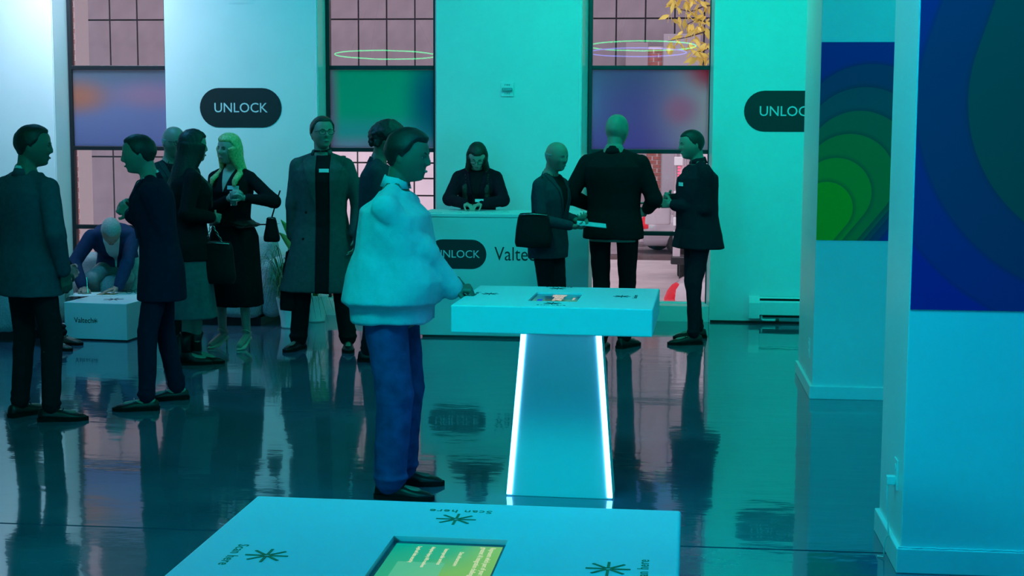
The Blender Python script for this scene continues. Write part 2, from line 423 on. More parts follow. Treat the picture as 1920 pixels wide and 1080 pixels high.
def pillar(nm, c, width, depth, bh):
    x, y = c.x + .018, c.y + .018
    o = struct(nm, MB().box((x, y, 0), (x + width, y + depth, ZC)), M['wall'], bevel=.004)
    bb = MB().prism([(x - .018, y - .018), (x + width + .018, y - .018), (x + width + .018, y + depth + .018), (x - .018, y + depth + .018)], 0, bh)
    return o, bb, x, y
c2 = P(1517, 748); p2b = P(1492, 699)
_, bb2, x2, y2 = pillar('pillar_1', c2, .80, p2b.y - c2.y, .085)
tag(bb2.build('baseboard_pillar_1', M['trim'], bevel=.004), kind='structure')
c1 = P(1680, 1075); p1b = P(1634, 1000)
_, bb1, x1_, y1_ = pillar('pillar_2', c1, .95, p1b.y - c1.y + .02, .10)
tag(bb1.build('baseboard_pillar_2', M['trim'], bevel=.004), kind='structure')

# mural on the far pillar
a = Q(1532, 79, y2); b_ = Q(1525, 450, y2)
pts = [(1631, 258, 138), (1620, 281, 118), (1610, 307, 100), (1592, 336, 86), (1567, 362, 67), (1549, 390, 50)]
cols = [(.0, .07, .18), (.0, .11, .14), (.0, .17, .09), (.0, .24, .06), (.0, .32, .04), (.0, .40, .02)]
lay = []
pxm = abs(Q(1600, 300, y2).x - Q(1500, 300, y2).x) / 100
for (cx, cy, r), c in zip(pts, cols):
    q = Q(cx, cy, y2); lay.append((q.x, q.z, r * pxm, c, (-.62, -.78), .03))
mu = MB().box((x2 + .002, y2 - .004, b_.z), (x2 + .798, y2 - .0005, a.z)).build('mural', mural_mat('mural_green', lay, (.0, .04, .30)))
tag(mu, 'tall printed panel of nested green arches on dark blue, on the far pillar', 'mural')
mu.location = (0, 0, 0)
# mural on the near pillar
b_ = Q(1708, 580, y1_)
pxm = abs(Q(1900, 300, y1_).x - Q(1700, 300, y1_).x) / 200
lay = []
for (cx, cy, r, c) in [(2085, 190, 448, (.0, .035, .20)), (2103, 190, 379, (.0, .05, .13)), (2120, 185, 300, (.0, .085, .075))]:
    q = Q(cx, cy, y1_); lay.append((q.x, q.z, r * pxm, c, (.3, .95), .02))
mu = MB().box((Q(1713, 400, y1_).x, y1_ - .004, b_.z), (x1_ + .948, y1_ - .0005, 3.3)).build('mural', mural_mat('mural_blue', lay, (.0, .022, .26)))
tag(mu, 'large printed panel of dark green and navy rings, on the near pillar at the right', 'mural')

# outlet plates and cord
def outlet(c, label):
    r = empty('outlet', c, 0, label, 'outlet')
    MB().box((-.006, -.04, -.062), (0, .04, .062)).build('cover_plate', M['trim'], r, bevel=.002)
    for z in (-.026, .026):
        s = MB().prism([(-.018*math.cos(t)+0, .018*math.sin(t)) for t in [2*math.pi*k/12 for k in range(12)]], 0, .003, Matrix.Translation((-.006, 0, z)) @ Matrix.Rotation(-math.pi/2, 4, 'Y')).build('socket', M['white'], r)
    return r
o1 = P(1680, 860, .3); yo = y1_ + .16
outlet((x1_, yo, .36), 'double outlet plate low on the left side of the near pillar')
outlet((x2, y2 + .22, .30), 'outlet plate low on the left side of the far pillar')
r = empty('power_cord', (x1_, yo, .36), 0, 'thin cord with a plug running from the near pillar outlet down to the floor', 'cord')
MB().box((-.04, -.016, -.045), (-.0065, .016, -.008)).build('plug', M['trim'], r, bevel=.004)
MB().tube([(-.034, 0, -.045), (-.036, .0, -.09), (-.030, -.008, -.16), (-.026, .006, -.22), (-.024, .0, -.255), (-.030, .015, -.268), (-.036, .02, -.29), (-.037, .02, -.352), (-.06, .04, -.355)], .0035).build('cable', M['trim'], r, smooth=True)
cb = MB().tube([(x1_ - .012 + .02 * i, y1_ - .010 + .003 * math.sin(i * 1.3), .1035 + .0015 * math.sin(i * 2.1)) for i in range(46)], .0035).build('trim_cable', M['trim'], smooth=True)
tag(cb, 'thin cable lying along the top of the near pillar skirting, front side', 'cable')

# ---- wall signs
def sign(c, w, h, label, txt, parent=None, dy=-.004):
    r = empty('wall_sign', c, 0, label, 'sign') if parent is None else parent
    base = (0, 0, 0) if parent is None else c
    n = 16; poly = []
    for s_, a0 in ((1, -90), (-1, 90)):
        for k in range(n + 1):
            t = R_(a0 + 180 * k / n); poly.append((s_ * (w / 2 - h / 2) + h / 2 * math.cos(t), h / 2 * math.sin(t)))
    mt = Matrix.Translation(base) @ Matrix.Rotation(math.pi / 2, 4, 'X')
    MB().prism(poly, 0, -dy, mt).build('sign_plate', M['black'], r)
    text(txt, h * .345, Matrix.Translation(Vector(base) + Vector((0, dy - .0005, -h * .01))) @ Matrix.Rotation(math.pi / 2, 4, 'X'), M['cutout'], r, bold=.0004, xs=.98, space=1.0)
    return r
def wallspan(p0, p1, Y): a = Q(*p0, Y); b = Q(*p1, Y); return a, b
a = Q(375, 202, YW); b_ = Q(528, 202, YW); t_ = Q(450, 165, YW).z; u_ = Q(450, 239, YW).z
sign(((a.x + b_.x) / 2, YW, (t_ + u_) / 2), b_.x - a.x, t_ - u_, 'black pill-shaped sign on the wall above the blonde woman, left of the two wall signs', 'UNLOCK')
a = Q(1395, 209, YW); t_ = Q(1450, 170, YW).z; u_ = Q(1450, 247, YW).z
sign((a.x + (b_.x - Q(375, 202, YW).x) / 2, YW, (t_ + u_) / 2), b_.x - Q(375, 202, YW).x, t_ - u_, 'black pill-shaped sign partly hidden by the far pillar', 'UNLOCK')

# ---- fire strobe
c = Q(951.5, 167.5, YW)
r = empty('fire_alarm_strobe', c, 0, 'square clear-lens fire alarm plate on the wall above the counter', 'fire alarm')
MB().box((-.06, -.012, -.066), (.06, 0, .066)).build('cover_plate', M['white'], r, bevel=.004)
MB().box((-.047, -.042, -.017), (.047, -.012, .014)).build('strobe_lens', mat('strobe_lens', (.5, .55, .55), .12, trans=.5), r, bevel=.006)
MB().box((-.02, -.014, -.014), (.02, -.0122, .010)).build('reflector', mat('reflector', (.6, .6, .6), .2, metal=1), r)
for z in (.038, -.040):
    text('FIRE', .022, Matrix.Translation((0, -.0125, z)) @ Matrix.Rotation(math.pi / 2, 4, 'X'), M['ink'], r, space=1.3)
# ---- access panel
c = Q(452, 0, YW)
r = empty('access_panel', (c.x, YW, c.z + .16), 0, 'thin flush access panel at the very top of the wall above the left sign', 'panel')
MB().box((-.105, -.004, -.185), (.105, 0, .185)).build('panel_door', M['wall'], r, bevel=.001)
MB().box((-.115, -.002, -.195), (.115, 0, .195)).build('panel_frame', M['trim'], r, bevel=.0005)

# ---- baseboard heater
hl = Q(1403, 590, YW).x; hz0 = .045; hz1 = Q(1440, 556, YW).z
hw = XR - .3 - hl if False else 1.6
r = empty('baseboard_heater', (hl, YW, 0), 0, 'white baseboard heater on the wall foot beside the far pillar', 'heater')
prof = [(0, .07), (-.075, .07), (-.080, hz1 - .055), (-.045, hz1), (0, hz1)]
def xprism(mb, poly, x0, x1):
    n = len(poly); mb.add([(x0, y, z) for y, z in poly] + [(x1, y, z) for y, z in poly], [tuple(range(n)), tuple(range(2*n-1, n-1, -1))] + [(i, n+i, n+(i+1)%n, (i+1)%n) for i in range(n)]); return mb
xprism(MB(), [(-.004, hz1 - .012), (-.05, hz1 - .012), (-.044, hz1), (-.004, hz1)], .09, hw).build('top_cover', M['trim'], r)
xprism(MB(), [(-.078, .085), (-.083, .085), (-.083, hz1 - .045), (-.070, hz1 - .030), (-.066, hz1 - .033), (-.078, hz1 - .048)], .09, hw).build('front_cover', M['trim'], r)
xprism(MB(), [(-.002, .055), (-.002, hz1), (-.012, hz1), (-.012, .055)], .09, hw).build('back_plate', M['frame'], r)
xprism(MB(), [(0, .062), (-.088, .05), (-.088, hz1 - .05), (-.048, hz1 + .006), (0, hz1 + .006)], 0, .095).build('end_cap', M['trim'], r, bevel=.003)
MB().box((.1, -.06, .075), (hw, -.02, .10)).build('heating_fins', mat('dull_metal', (.12, .12, .12), .5, metal=.6), r)
MB().tube([(.115, -.05, .10), (.115, -.05, .045), (.125, -.05, .035), (.22, -.05, .034), (.24, -.05, .036)], .010).build('pipe', M['trim'], r, smooth=True)
MB().tube([(.24, -.05, .036), (.27, -.05, .036)], .013).build('valve', M['frame'], r)

# ================================================================== OUTSIDE
ZG = -1.2
M['asphalt'] = mat('asphalt', (.48, .43, .46), .9, noise=.15, nscale=3, bump=.2)
M['concrete'] = mat('pale_concrete', (.82, .74, .74), .9, noise=.12, nscale=2)
M['panel'] = mat('grey_cladding', (.28, .245, .275), .6, noise=.10, nscale=2.5)
M['joint'] = mat('dark_joint', (.02, .02, .03), .8)
M['brick'] = mat('brick', (.36, .13, .11), .85, noise=.25, nscale=9)
M['mortar'] = mat('mortar', (.62, .55, .54), .9)
yk = P(1240, 488, ZG).y
tag(MB().box((-60, YW + .5, ZG - .2), (60, yk, ZG)).build('ground', M['concrete']), kind='structure')
tag(MB().box((-60, yk, ZG - .2), (60, yk + .35, ZG + .10)).build('kerb', mat('kerb', (.16, .12, .12), .9, noise=.2), bevel=.02), kind='structure')
tag(MB().box((-60, yk + .35, ZG - .2), (60, 75, ZG)).build('road', M['asphalt']), kind='structure')
tag(MB().box((-60, YW + TH, ZG - .2), (60, YW + .9, ZG + .02)).build('footpath', M['concrete']), kind='structure')

YP = 38.0      # grey panel building across the street
xa = X(150, 200, YP) - 3.0; xe = X(1275, 200, YP) + 6
sp = (X(1265, 60, YP) - X(1210, 60, YP))
bld = empty('panel_building', ((xa + xe) / 2, YP, ZG), 0, 'grey panelled building across the street behind the windows', 'building')
off = -Vector(bld.location)
o = MB().box((xa, YP + .04, ZG), (xe, YP + 3, 14)).build('wall', M['joint'], bld); o.location = off
zj = [ZG + .25, 2.4 - .0, Q(700, 36, YP).z, 9.5]
zj[1] = Q(700, 36, YP).z - 3.6
x_al = X(1265, 60, YP)
k0 = int((xa - x_al) / sp) + 1; k1 = int((xe - x_al) / sp)
pm = {}
for row in range(3):
    z0, z1 = zj[row] + .02, zj[row + 1] - .02
    me = MB().box((.02, 0, 0), (sp - .02, .05, z1 - z0)).mesh(); me.materials.append(M['panel'])
    for k in range(k0, k1):
        p = link('panel', me, None, bld); p.location = Vector((x_al + k * sp, YP - .01 + .006 * ((k * 7 + row * 3) % 3), z0)) + off
o = MB().box((xa, YP - .05, ZG), (xe, YP + .03, zj[0])).build('plinth', M['concrete'], bld); o.location = off

# white loading bay wall seen low in the middle window
r = empty('white_wall_block', (X(735, 350, 36), 36, ZG), 0, 'white panelled low building behind the middle window', 'building')
wpan = mat('white_panels', (.86, .76, .80), .6, noise=.05, nscale=2)
xl_ = X(618, 350, 36) - X(735, 350, 36) ; xr_ = X(830, 350, 36) - X(735, 350, 36)
ztop = Q(700, 284, 36).z + .35
MB().box((xl_, .06, 0), (xr_, 2, ztop - ZG)).build('wall', M['joint'], r)
hs = [0, .9, 1.85, 2.8, ztop - ZG - .0 if ztop - ZG > 2.9 else 3.3]
hs = [0, (Q(700, 366, 36).z - ZG), (Q(700, 334, 36).z - ZG), (Q(700, 305, 36).z - ZG), ztop - ZG]
nx = 4
for j in range(4):
    for k in range(nx):
        x0 = xl_ + (xr_ - xl_) * k / nx; x1 = xl_ + (xr_ - xl_) * (k + 1) / nx
        MB().box((x0 + .02, 0, hs[j] + .02), (x1 - .02, .05, hs[j + 1] - .02)).build('panel', wpan, r)

# brick pier just outside the left window
def bricks(root, x0, x1, y, z0, z1, bw=.30, bh=.085, depth=.5, mo=.012):
    MB().box((x0, y + .012, z0), (x1, y + depth, z1)).build('wall', M['mortar'], root)
    rows = int((z1 - z0) / (bh + mo)); items = []
    for j in range(rows):
        x = x0 - (bw / 2 if j % 2 else 0)
        while x < x1:
            a, b = max(x, x0), min(x + bw, x1)
            if b - a > .03: items.append((a + mo/2, b - mo/2, z0 + j * (bh + mo)))
            x += bw + mo
    return items, bh
YBk = 20.0
bx0, bx1 = X(120, 300, YBk), X(146.5, 300, YBk)
r = empty('brick_pier', (0, 0, 0), 0, 'red brick pier seen at the left edge of the left window', 'pillar')
its, bh = bricks(r, bx0, bx1, YBk, ZG, 4.2, bw=.2, bh=.062, mo=.012)
for n_, (a, b, z) in enumerate(its[:280]):
    MB().box((a, YBk - .004 * (n_ % 3), z), (b, YBk + .02, z + bh)).build('brick', M['brick'], r)
# light metal downpipe-like column next to it
r = empty('pale_column', (X(158, 300, 22), 22, ZG), 0, 'pale square column between the brick pier and the grey panels', 'column')
MB().box((-.06, -.06, 0), (.08, .06, 8)).build('shaft', mat('pale_metal', (.5, .42, .46), .6), r, bevel=.01)
MB().box((-.1, -.1, 0), (.12, .1, .2)).build('base_plate', M['concrete'], r, bevel=.01)

# brick building strip in the right window
YB2 = 36.4
r = empty('brick_building', (X(1226, 330, YB2), YB2, ZG), 0, 'red brick wall strip across the street in the right window', 'building')
hw_ = (X(1242, 330, YB2) - X(1214, 330, YB2)) / 2
MB().box((-hw_, .02, 0), (hw_, 1.2, 4.9)).build('wall', M['mortar'], r)
mbk = MB(); bh = .10; rowi = 0; z = .05
while z < 4.8:
    x = -hw_ - (.12 if rowi % 2 else 0)
    while x < hw_:
        a, b = max(x, -hw_), min(x + .26, hw_)
        if b - a > .03: mbk.box((a, 0, z), (b - .02, .03, z + bh - .02))
        x += .27
    z += bh; rowi += 1
tag(mbk.build('bricks', M['brick'], r), kind='stuff')
MB().box((hw_, -.1, 0), (hw_ + .9, 1.2, 5.2)).build('grey_pilaster', mat('grey_pilaster', (.40, .38, .42), .7), r, bevel=.02)
MB().box((-hw_ - .55, -.05, 0), (-hw_, 1.2, 5.0)).build('grey_pilaster', mat('grey_pilaster_dark', (.34, .30, .33), .7), r, bevel=.02)

# vehicles
M['silver'] = mat('silver_paint', (.60, .56, .60), .25, metal=.3, coat=1.0, noise=.01)
M['red_lamp'] = mat('red_lamp', (.5, .01, .02), .15, emit=(1, .03, .06), estr=.35)
M['red_glow'] = emis('red_marker_glow', (1, .06, .12), 4.0)
M['tyre'] = mat('tyre', (.02, .02, .02), .8)
M['car_glass'] = mat('car_glass', (.03, .035, .04), .08, coat=.5)
def sec_(a, b, z): return [Vector((a * math.cos(t), b * math.sin(t), z)) for t in [2*math.pi*k/16 for k in range(16)]]
def car(name, loc, rz, L_, W_, H_, paint, label):
    """saloon, tail at local -Y"""
    r = empty(name, loc, rz, label, 'car')
    # lower body, lofted along Y
    def sec(y, w, z0, z1, n=16):
        out = []
        for k in range(n):
            t = 2 * math.pi * k / n + math.pi / n; c, s = math.cos(t), math.sin(t)
            out.append(Vector((w * math.copysign(abs(c) ** .45, c), y, (z0 + z1) / 2 + (z1 - z0) / 2 * math.copysign(abs(s) ** .5, s))))
        return out
    h = H_
    b = MB().loft([sec(-L_/2, W_*.30, .36, h*.50), sec(-L_/2+.04, W_*.42, .24, h*.62), sec(-L_/2+.18, W_*.48, .2, h*.68), sec(-L_/2+.7, W_*.5, .18, h*.69), sec(0, W_*.5, .18, h*.66), sec(L_/2-1.2, W_*.5, .18, h*.64), sec(L_/2-.25, W_*.45, .2, h*.54), sec(L_/2, W_*.34, .3, h*.42)])
    bo = b.build('body_shell', paint, r, smooth=True)
    c = MB().loft([sec(-L_/2+.45, W_*.34, h*.62, h*.70), sec(-L_/2+.95, W_*.40, h*.60, h*.90), sec(-L_/2+1.5, W_*.40, h*.58, h), sec(.1, W_*.40, h*.58, h), sec(.85, W_*.41, h*.58, h*.8), sec(1.25, W_*.41, h*.56, h*.64)])
    c.build('cabin', paint, r, smooth=True)
    MB().loft([sec(-L_/2+.60, W_*.31, h*.70, h*.80), sec(-L_/2+.98, W_*.355, h*.72, h*.93), sec(-L_/2+1.38, W_*.36, h*.75, h*.985)]).build('rear_window', M['car_glass'], r, smooth=True).location = (0, -.05, .012)
    MB().loft([sec(-.9, W_*.407, h*.70, h*.92), sec(.2, W_*.407, h*.70, h*.92)]).build('side_window', M['car_glass'], r, smooth=True)
    for s in (-1, 1):
        lm = MB().loft([sec_(.05, .07, -.15), sec_(.15, .16, -.12), sec_(.15, .16, -.03), sec_(.11, .12, .07), sec_(.05, .06, .15), sec_(.01, .01, .18)]); o = lm.build('tail_light', M['red_lamp'], r, smooth=True); o.location = (s * W_ * .375, -L_/2 + .13, h * .53)
        for yy in (-L_*.29, L_*.30):
            w = empty('wheel', (s * (W_/2 - .11), yy, .32)); w.parent = r
            mt = Matrix.Rotation(math.pi/2, 4, 'Y')
            MB().prism([(.32*math.cos(t), .32*math.sin(t)) for t in [2*math.pi*k/24 for k in range(24)]], -.11, .11, mt).build('tyre', M['tyre'], w, bevel=.02)
            MB().prism([(.2*math.cos(t), .2*math.sin(t)) for t in [2*math.pi*k/16 for k in range(16)]], -.118, .118, mt).build('rim', M['silver'], w, bevel=.01)
    MB().box((-.26, -L_/2 - .012, .50), (.26, -L_/2 + .02, .60)).build('number_plate', M['white'], r)
    MB().box((-W_*.4, -L_/2 - .03, .30), (W_*.4, -L_/2 + .1, .40)).build('bumper', paint, r, bevel=.03)
    return r
lp = P(1268, 556, -.44)
car('parked_car', (lp.x + 2.19, lp.y + .37, ZG), R_(-98), 4.5, 1.78, 1.44, mat('white_paint', (.80, .74, .78), .2, coat=1.0), 'white car with a red tail light close outside the right window')
car('parked_car', (X(1222, 400, 35) + 1.6, 35.2, ZG), R_(-70), 4.4, 1.76, 1.42, M['silver'], 'silver car further off across the street in the right window')

def truck():
    Yt = 24.0; xl = X(1266, 320, Yt)
    r = empty('box_truck', (xl, Yt, ZG), 0, 'white box truck with red marker lights, seen beside the man at the right window', 'truck')
    white = mat('truck_white', (.66, .60, .64), .4, noise=.05)
    z = lambda py: Q(1280, py, Yt).z - ZG
    zb = z(432)
    MB().box((0, 0, zb), (2.4, 6.5, 3.7)).build('cargo_box', white, r, bevel=.03)
    for x in (.02, .34):
        MB().box((x, -.05, zb), (x + .05, -.001, 3.6)).build('door_post', M['panel'], r, bevel=.008)
    for x in (.16, .20, .24):
        MB().tube([(x, -.035, zb + .05), (x, -.035, 3.5)], .012).build('lock_rod', M['silver'], r, smooth=True)
    for zz in (z(302), z(366), z(415)):
        MB().box((-.02, -.07, zz - .07), (.12, -.001, zz + .07)).build('hinge', M['trim'], r, bevel=.01)
    for k in range(13):
        for x in (.06, .40):
            if x > .3 and k > 6: continue
            o = MB().box((x - .018, -.055, z(304) - k * .038 * 1.25), (x + .018, -.03, z(304) - k * .038 * 1.25 + .026)).build('marker_light', M['red_glow'], r)
    MB().box((-.05, -.12, z(495)), (2.4, .3, z(480))).build('bumper', M['frame'], r, bevel=.02)
    MB().box((-.02, -.08, z(487)), (.10, .1, zb)).build('bumper_bracket', M['silver'], r, bevel=.01)
    for yy in (.9, 5.2):
        w = MB().prism([(.45*math.cos(t), .45*math.sin(t)) for t in [2*math.pi*k/24 for k in range(24)]], 0, .3, Matrix.Translation((.1, yy, .45)) @ Matrix.Rotation(math.pi/2, 4, 'Y')).build('wheel', M['tyre'], r, bevel=.03)
    # utility box with a small red lamp left of the tail
    MB().box((-.48, .3, z(424)), (-.06, 1.0, z(386))).build('tool_box', M['silver'], r, bevel=.03)
    MB().ellipsoid((-.36, .28, z(393)), (.035, .02, .035)).build('marker_light', M['red_glow'], r, smooth=True)
truck()

# branch with yellow leaves at the top of the right window
YL = YW + 4.5
r = empty('street_tree', (X(1345, 200, YL), YL, ZG), 0, 'street tree with yellow autumn leaves at the top of the right window', 'tree')
bark = mat('bark', (.10, .06, .04), .9, noise=.3); leafm = mat('yellow_leaf', (.95, .62, .12), .6, noise=.3, nscale=8)
ox, oy, oz = r.location
MB().tube([(0.55, 0, 0), (.52, .05, 2), (.45, 0, 4), (.5, 0, 5.4)], [.11, .09, .07, .03]).build('trunk', bark, r, smooth=True)
rnd = random.Random(3); lv = []
for (pa, pb) in [((1345, 10), (1262, 20)), ((1345, 55), (1252, 75)), ((1345, -10), (1255, -5)), ((1345, 90), (1300, 100)), ((1345, 30), (1280, 48))]:
    A = Q(*pa, YL) - Vector(r.location); B = Q(*pb, YL) - Vector(r.location)
    pts = [Vector((.47, 0, A.z - .25))] + [A.lerp(B, t) + Vector((0, rnd.uniform(-.1, .1), rnd.uniform(-.04, .04))) for t in (0, .3, .6, 1)]
    MB().tube(pts, [.02, .014, .010, .007, .003], n=5).build('branch', bark, r, smooth=True)
    for k in range(30):
        t = rnd.random() ** .7; p = A.lerp(B, t) + Vector((rnd.gauss(0, .05), rnd.gauss(0, .12), rnd.gauss(-.02, .06))); lv.append(p)
leafmb = MB()
lme = MB(); q = [(0, 0, 0), (.012, .002, -.02), (.016, 0, -.045), (0, -.003, -.09), (-.016, 0, -.045), (-.012, .002, -.02)]
lme.add([(x, y, z) for x, y, z in q] + [(x, y + .002, z) for x, y, z in q], [(0,1,2,3,4,5), (11,10,9,8,7,6)] + [(i, 6+i, 6+(i+1)%6, (i+1)%6) for i in range(6)])
lmesh = lme.mesh(); lmesh.materials.append(leafm)
for p in lv:
    o = link('leaf', lmesh, None, r); o.location = p; o.rotation_euler = (rnd.uniform(-.9, .9), rnd.uniform(-1.2, 1.2), rnd.uniform(0, 6.3)); s = rnd.uniform(1.0, 1.9); o.scale = (s, s, s)
# ================================================================== KIOSKS
M['led'] = emis('led_strip', (.12, .50, 1.0), 9.0)
KH = .95
M['screen_black'] = mat('screen_bezel', (.02, .05, .07), .15)
def screen_mat(name, c0, c1, c2, ang, strength, ctr, size):
    m = bpy.data.materials.new(name); m.use_nodes = True; nt = m.node_tree; nt.nodes.clear(); N = nt.nodes.new; L = nt.links.new
    tc = N('ShaderNodeTexCoord'); mp = N('ShaderNodeMapping'); mp.vector_type = 'TEXTURE'
    mp.inputs['Location'].default_value = (*ctr, 0); mp.inputs['Rotation'].default_value = (0, 0, ang); mp.inputs['Scale'].default_value = (size, size, 1)
    L(tc.outputs['Object'], mp.inputs['Vector']); sx = N('ShaderNodeSeparateXYZ'); L(mp.outputs[0], sx.inputs[0])
    nz = N('ShaderNodeTexNoise'); nz.inputs['Scale'].default_value = 1.2; nz.inputs['Detail'].default_value = 0; L(mp.outputs[0], nz.inputs['Vector'])
    ad = N('ShaderNodeMath'); ad.operation = 'MULTIPLY_ADD'; L(nz.outputs['Fac'], ad.inputs[0]); ad.inputs[1].default_value = .5; L(sx.outputs['X'], ad.inputs[2])
    ra = N('ShaderNodeValToRGB'); e = ra.color_ramp.elements; e[0].position = .0; e[0].color = (*c0, 1); e[1].position = .85; e[1].color = (*c2, 1)
    k = e.new(.5); k.color = (*c1, 1); L(ad.outputs[0], ra.inputs[0])
    em = N('ShaderNodeEmission'); em.inputs[1].default_value = strength; L(ra.outputs[0], em.inputs[0])
    gl = N('ShaderNodeBsdfGlossy'); gl.inputs['Roughness'].default_value = .08; fr = N('ShaderNodeFresnel')
    mx = N('ShaderNodeMixShader'); L(fr.outputs[0], mx.inputs[0]); L(em.outputs[0], mx.inputs[1]); L(gl.outputs[0], mx.inputs[2])
    o = N('ShaderNodeOutputMaterial'); L(mx.outputs[0], o.inputs[0]); return m

def kiosk(bl, br, fr, label, screen, near):
    """bl, br, fr: world corners of the top: back-left, back-right, front-right"""
    xd = (br - bl).normalized(); rz = math.atan2(xd.y, xd.x)
    W = (br - bl).length; yd = Vector((-xd.y, xd.x, 0)); D = abs((br - fr).dot(yd))
    c = (bl + br) / 2 - yd * D / 2
    r = empty('display_kiosk', (c.x, c.y, 0), rz, label, 'kiosk', 'white kiosks with built-in screens')
    sx0, sx1, sy0, sy1 = screen      # screen opening in kiosk coordinates
    z0, z1 = KH - .125, KH
    # slab with a recessed opening: four bevelled-edge blocks merged in one mesh
    bm = bmesh.new()
    def q(x, y, z): return bm.verts.new((x, y, z))
    o_ = [(-W/2, -D/2), (W/2, -D/2), (W/2, D/2), (-W/2, D/2)]
    i_ = [(sx0, sy0), (sx1, sy0), (sx1, sy1), (sx0, sy1)]
    ot = [q(x, y, z1) for x, y in o_]; it = [q(x, y, z1) for x, y in i_]; ob = [q(x, y, z0) for x, y in o_]; ib = [q(x, y, z1 - .012) for x, y in i_]
    for k in range(4):
        j = (k + 1) % 4
        bm.faces.new((ot[k], ot[j], it[j], it[k])); bm.faces.new((ot[k], ob[k], ob[j], ot[j])); bm.faces.new((it[k], it[j], ib[j], ib[k]))
    bm.faces.new(list(reversed(ob))); bm.faces.new(ib)
    bmesh.ops.recalc_face_normals(bm, faces=bm.faces)
    es = [e for e in bm.edges if all(v in ot + ob for v in e.verts) and len(e.link_faces) == 2 and e.calc_face_angle(0) > .5]
    bmesh.ops.bevel(bm, geom=es, offset=.006, segments=3, profile=.5, affect='EDGES')
    me = bpy.data.meshes.new('slab'); bm.to_mesh(me); bm.free()
    link('top_slab', me, M['white'], r)
    # screen
    sc = MB().box((sx0 + .001, sy0 + .001, z1 - .0118), (sx1 - .001, sy1 - .001, z1 - .010)).build('screen', M['screen_black'], r)
    cx, cy = (sx0 + sx1) / 2, (sy0 + sy1) / 2
    if near:
        sm = screen_mat('screen_green', (0.0, .44, .28), (.04, .50, .24), (.22, .60, .13), R_(-28), .95, (sx0, cy), sx1 - sx0)
    else:
        sm = screen_mat('screen_olive', (.18, .26, .04), (.10, .26, .10), (.01, .12, .24), R_(90), .9, (cx, sy0), (sy1 - sy0) * 1.0)
    MB().box((sx0 + .010, sy0 + .010, z1 - .0102), (sx1 - .008, sy1 - .018, z1 - .0094)).build('display', sm, sc)
    tx = emis('screen_text', (.72, .86, .55), .8) if near else emis('screen_text_pale', (.75, .70, .58), .8)
    zt = z1 - .0092
    if near:
        H_ = sy1 - sy0
        def col(t, xx, y_top, size, al='LEFT'):
            text(t, size, frame_mtx((xx, y_top, zt), (0, -1, 0), (1, 0, 0)), tx, sc, 'screen_text', bold=.0002, ext=.0001, align=al)
        wS = sx1 - sx0
        col('Represent which part of your tech stack creates', sx1 - wS * .115, sy1 - .026, .0145)
        col('greatest AI integration challenge?', sx1 - wS * .19, sy1 - .026, .0145)
        col('Data infrastructure', sx1 - wS * .36, sy1 - .062, .0115)
        col('Interoperable services', sx1 - wS * .50, sy1 - .044, .0115)
        col('Adoption legacy APIs readiness', sx1 - wS * .62, sy1 - .034, .0105)
        col('Legal and data security', sx1 - wS * .74, sy1 - .034, .0115)
        MB().box((sx0 + .035, cy - .06, zt - .0004), (sx1 - wS * .45, sy1 - .135, zt - .0002)).build('answer_button', emis('answer_panel', (.10, .52, .32), .95), sc)
    else:
        for k, x in enumerate((.42, .48, .55, .61)):
            xx = sx0 + (sx1 - sx0) * x
            text(('Which part of your', 'tech stack creates', 'the greatest AI inte-', 'gration')[3 - k], .030, frame_mtx((xx, sy1 - .03, zt), (0, -1, 0), (1, 0, 0)), tx, sc, 'screen_text', bold=.0006, ext=.0001, align='LEFT')
        text('Question 1', .02, frame_mtx((sx1 - .03, cy, zt), (0, -1, 0), (1, 0, 0)), tx, sc, 'screen_text', ext=.0001)
        MB().box((sx0 + .03, cy - .10, zt - .0002), (sx0 + .055, cy - .03, zt)).build('blue_button', emis('button_blue', (.01, .10, .6), .9), sc)
    # marks around the screen
    ink = M['greenink'] if near else M['ink']
    zz = z1 + .0003
    ar = .041
    oy, ox = .040, .12
    for (mx_, my_, xdv, ydv) in marks[near](W, D, screen):
        asterisk(ar, Matrix.Translation((mx_, my_, zz)), ink, r)
        up = Vector((ydv[0], ydv[1], 0)); p = Vector((mx_, my_, zz)) - up * .064
        text('Scan here', .030, frame_mtx(p, (*xdv, 0), up), ink, r, 'scan_text', bold=.0002, ext=.0002, space=1.12)
    # tapered stand
    def frus(hx0, hy0, hx1, hy1, za, zb):
        return [[Vector((x*hx0, y*hy0, za)) for x, y in ((-1,-1),(1,-1),(1,1),(-1,1))], [Vector((x*hx1, y*hy1, zb)) for x, y in ((-1,-1),(1,-1),(1,1),(-1,1))]]
    MB().loft(frus(.252, .09, .186, .07, 0, z0)).build('stand', M['white'], r, loc=(STX, 0, 0), bevel=.003)
    for sx in (-1, 1):
        w = .0125; a = Vector((sx * .240, -.088, .008)); b = Vector((sx * .174, -.068, z0))
        MB().loft([[a + Vector((x*w, y*.006, 0)) for x, y in ((-1,-1),(1,-1),(1,1),(-1,1))], [b + Vector((x*w, y*.006, 0)) for x, y in ((-1,-1),(1,-1),(1,1),(-1,1))]]).build('light_strip', M['led'], r, loc=(STX, 0, 0))
    return r, W, D
STX = 0.0
marks = {True: lambda W, D, s: MK_NEAR, False: lambda W, D, s: MK_FAR}
def local_of(c, rz, p):
    d = Vector((p.x - c.x, p.y - c.y)); return Vector((d.x * math.cos(rz) + d.y * math.sin(rz), -d.x * math.sin(rz) + d.y * math.cos(rz)))
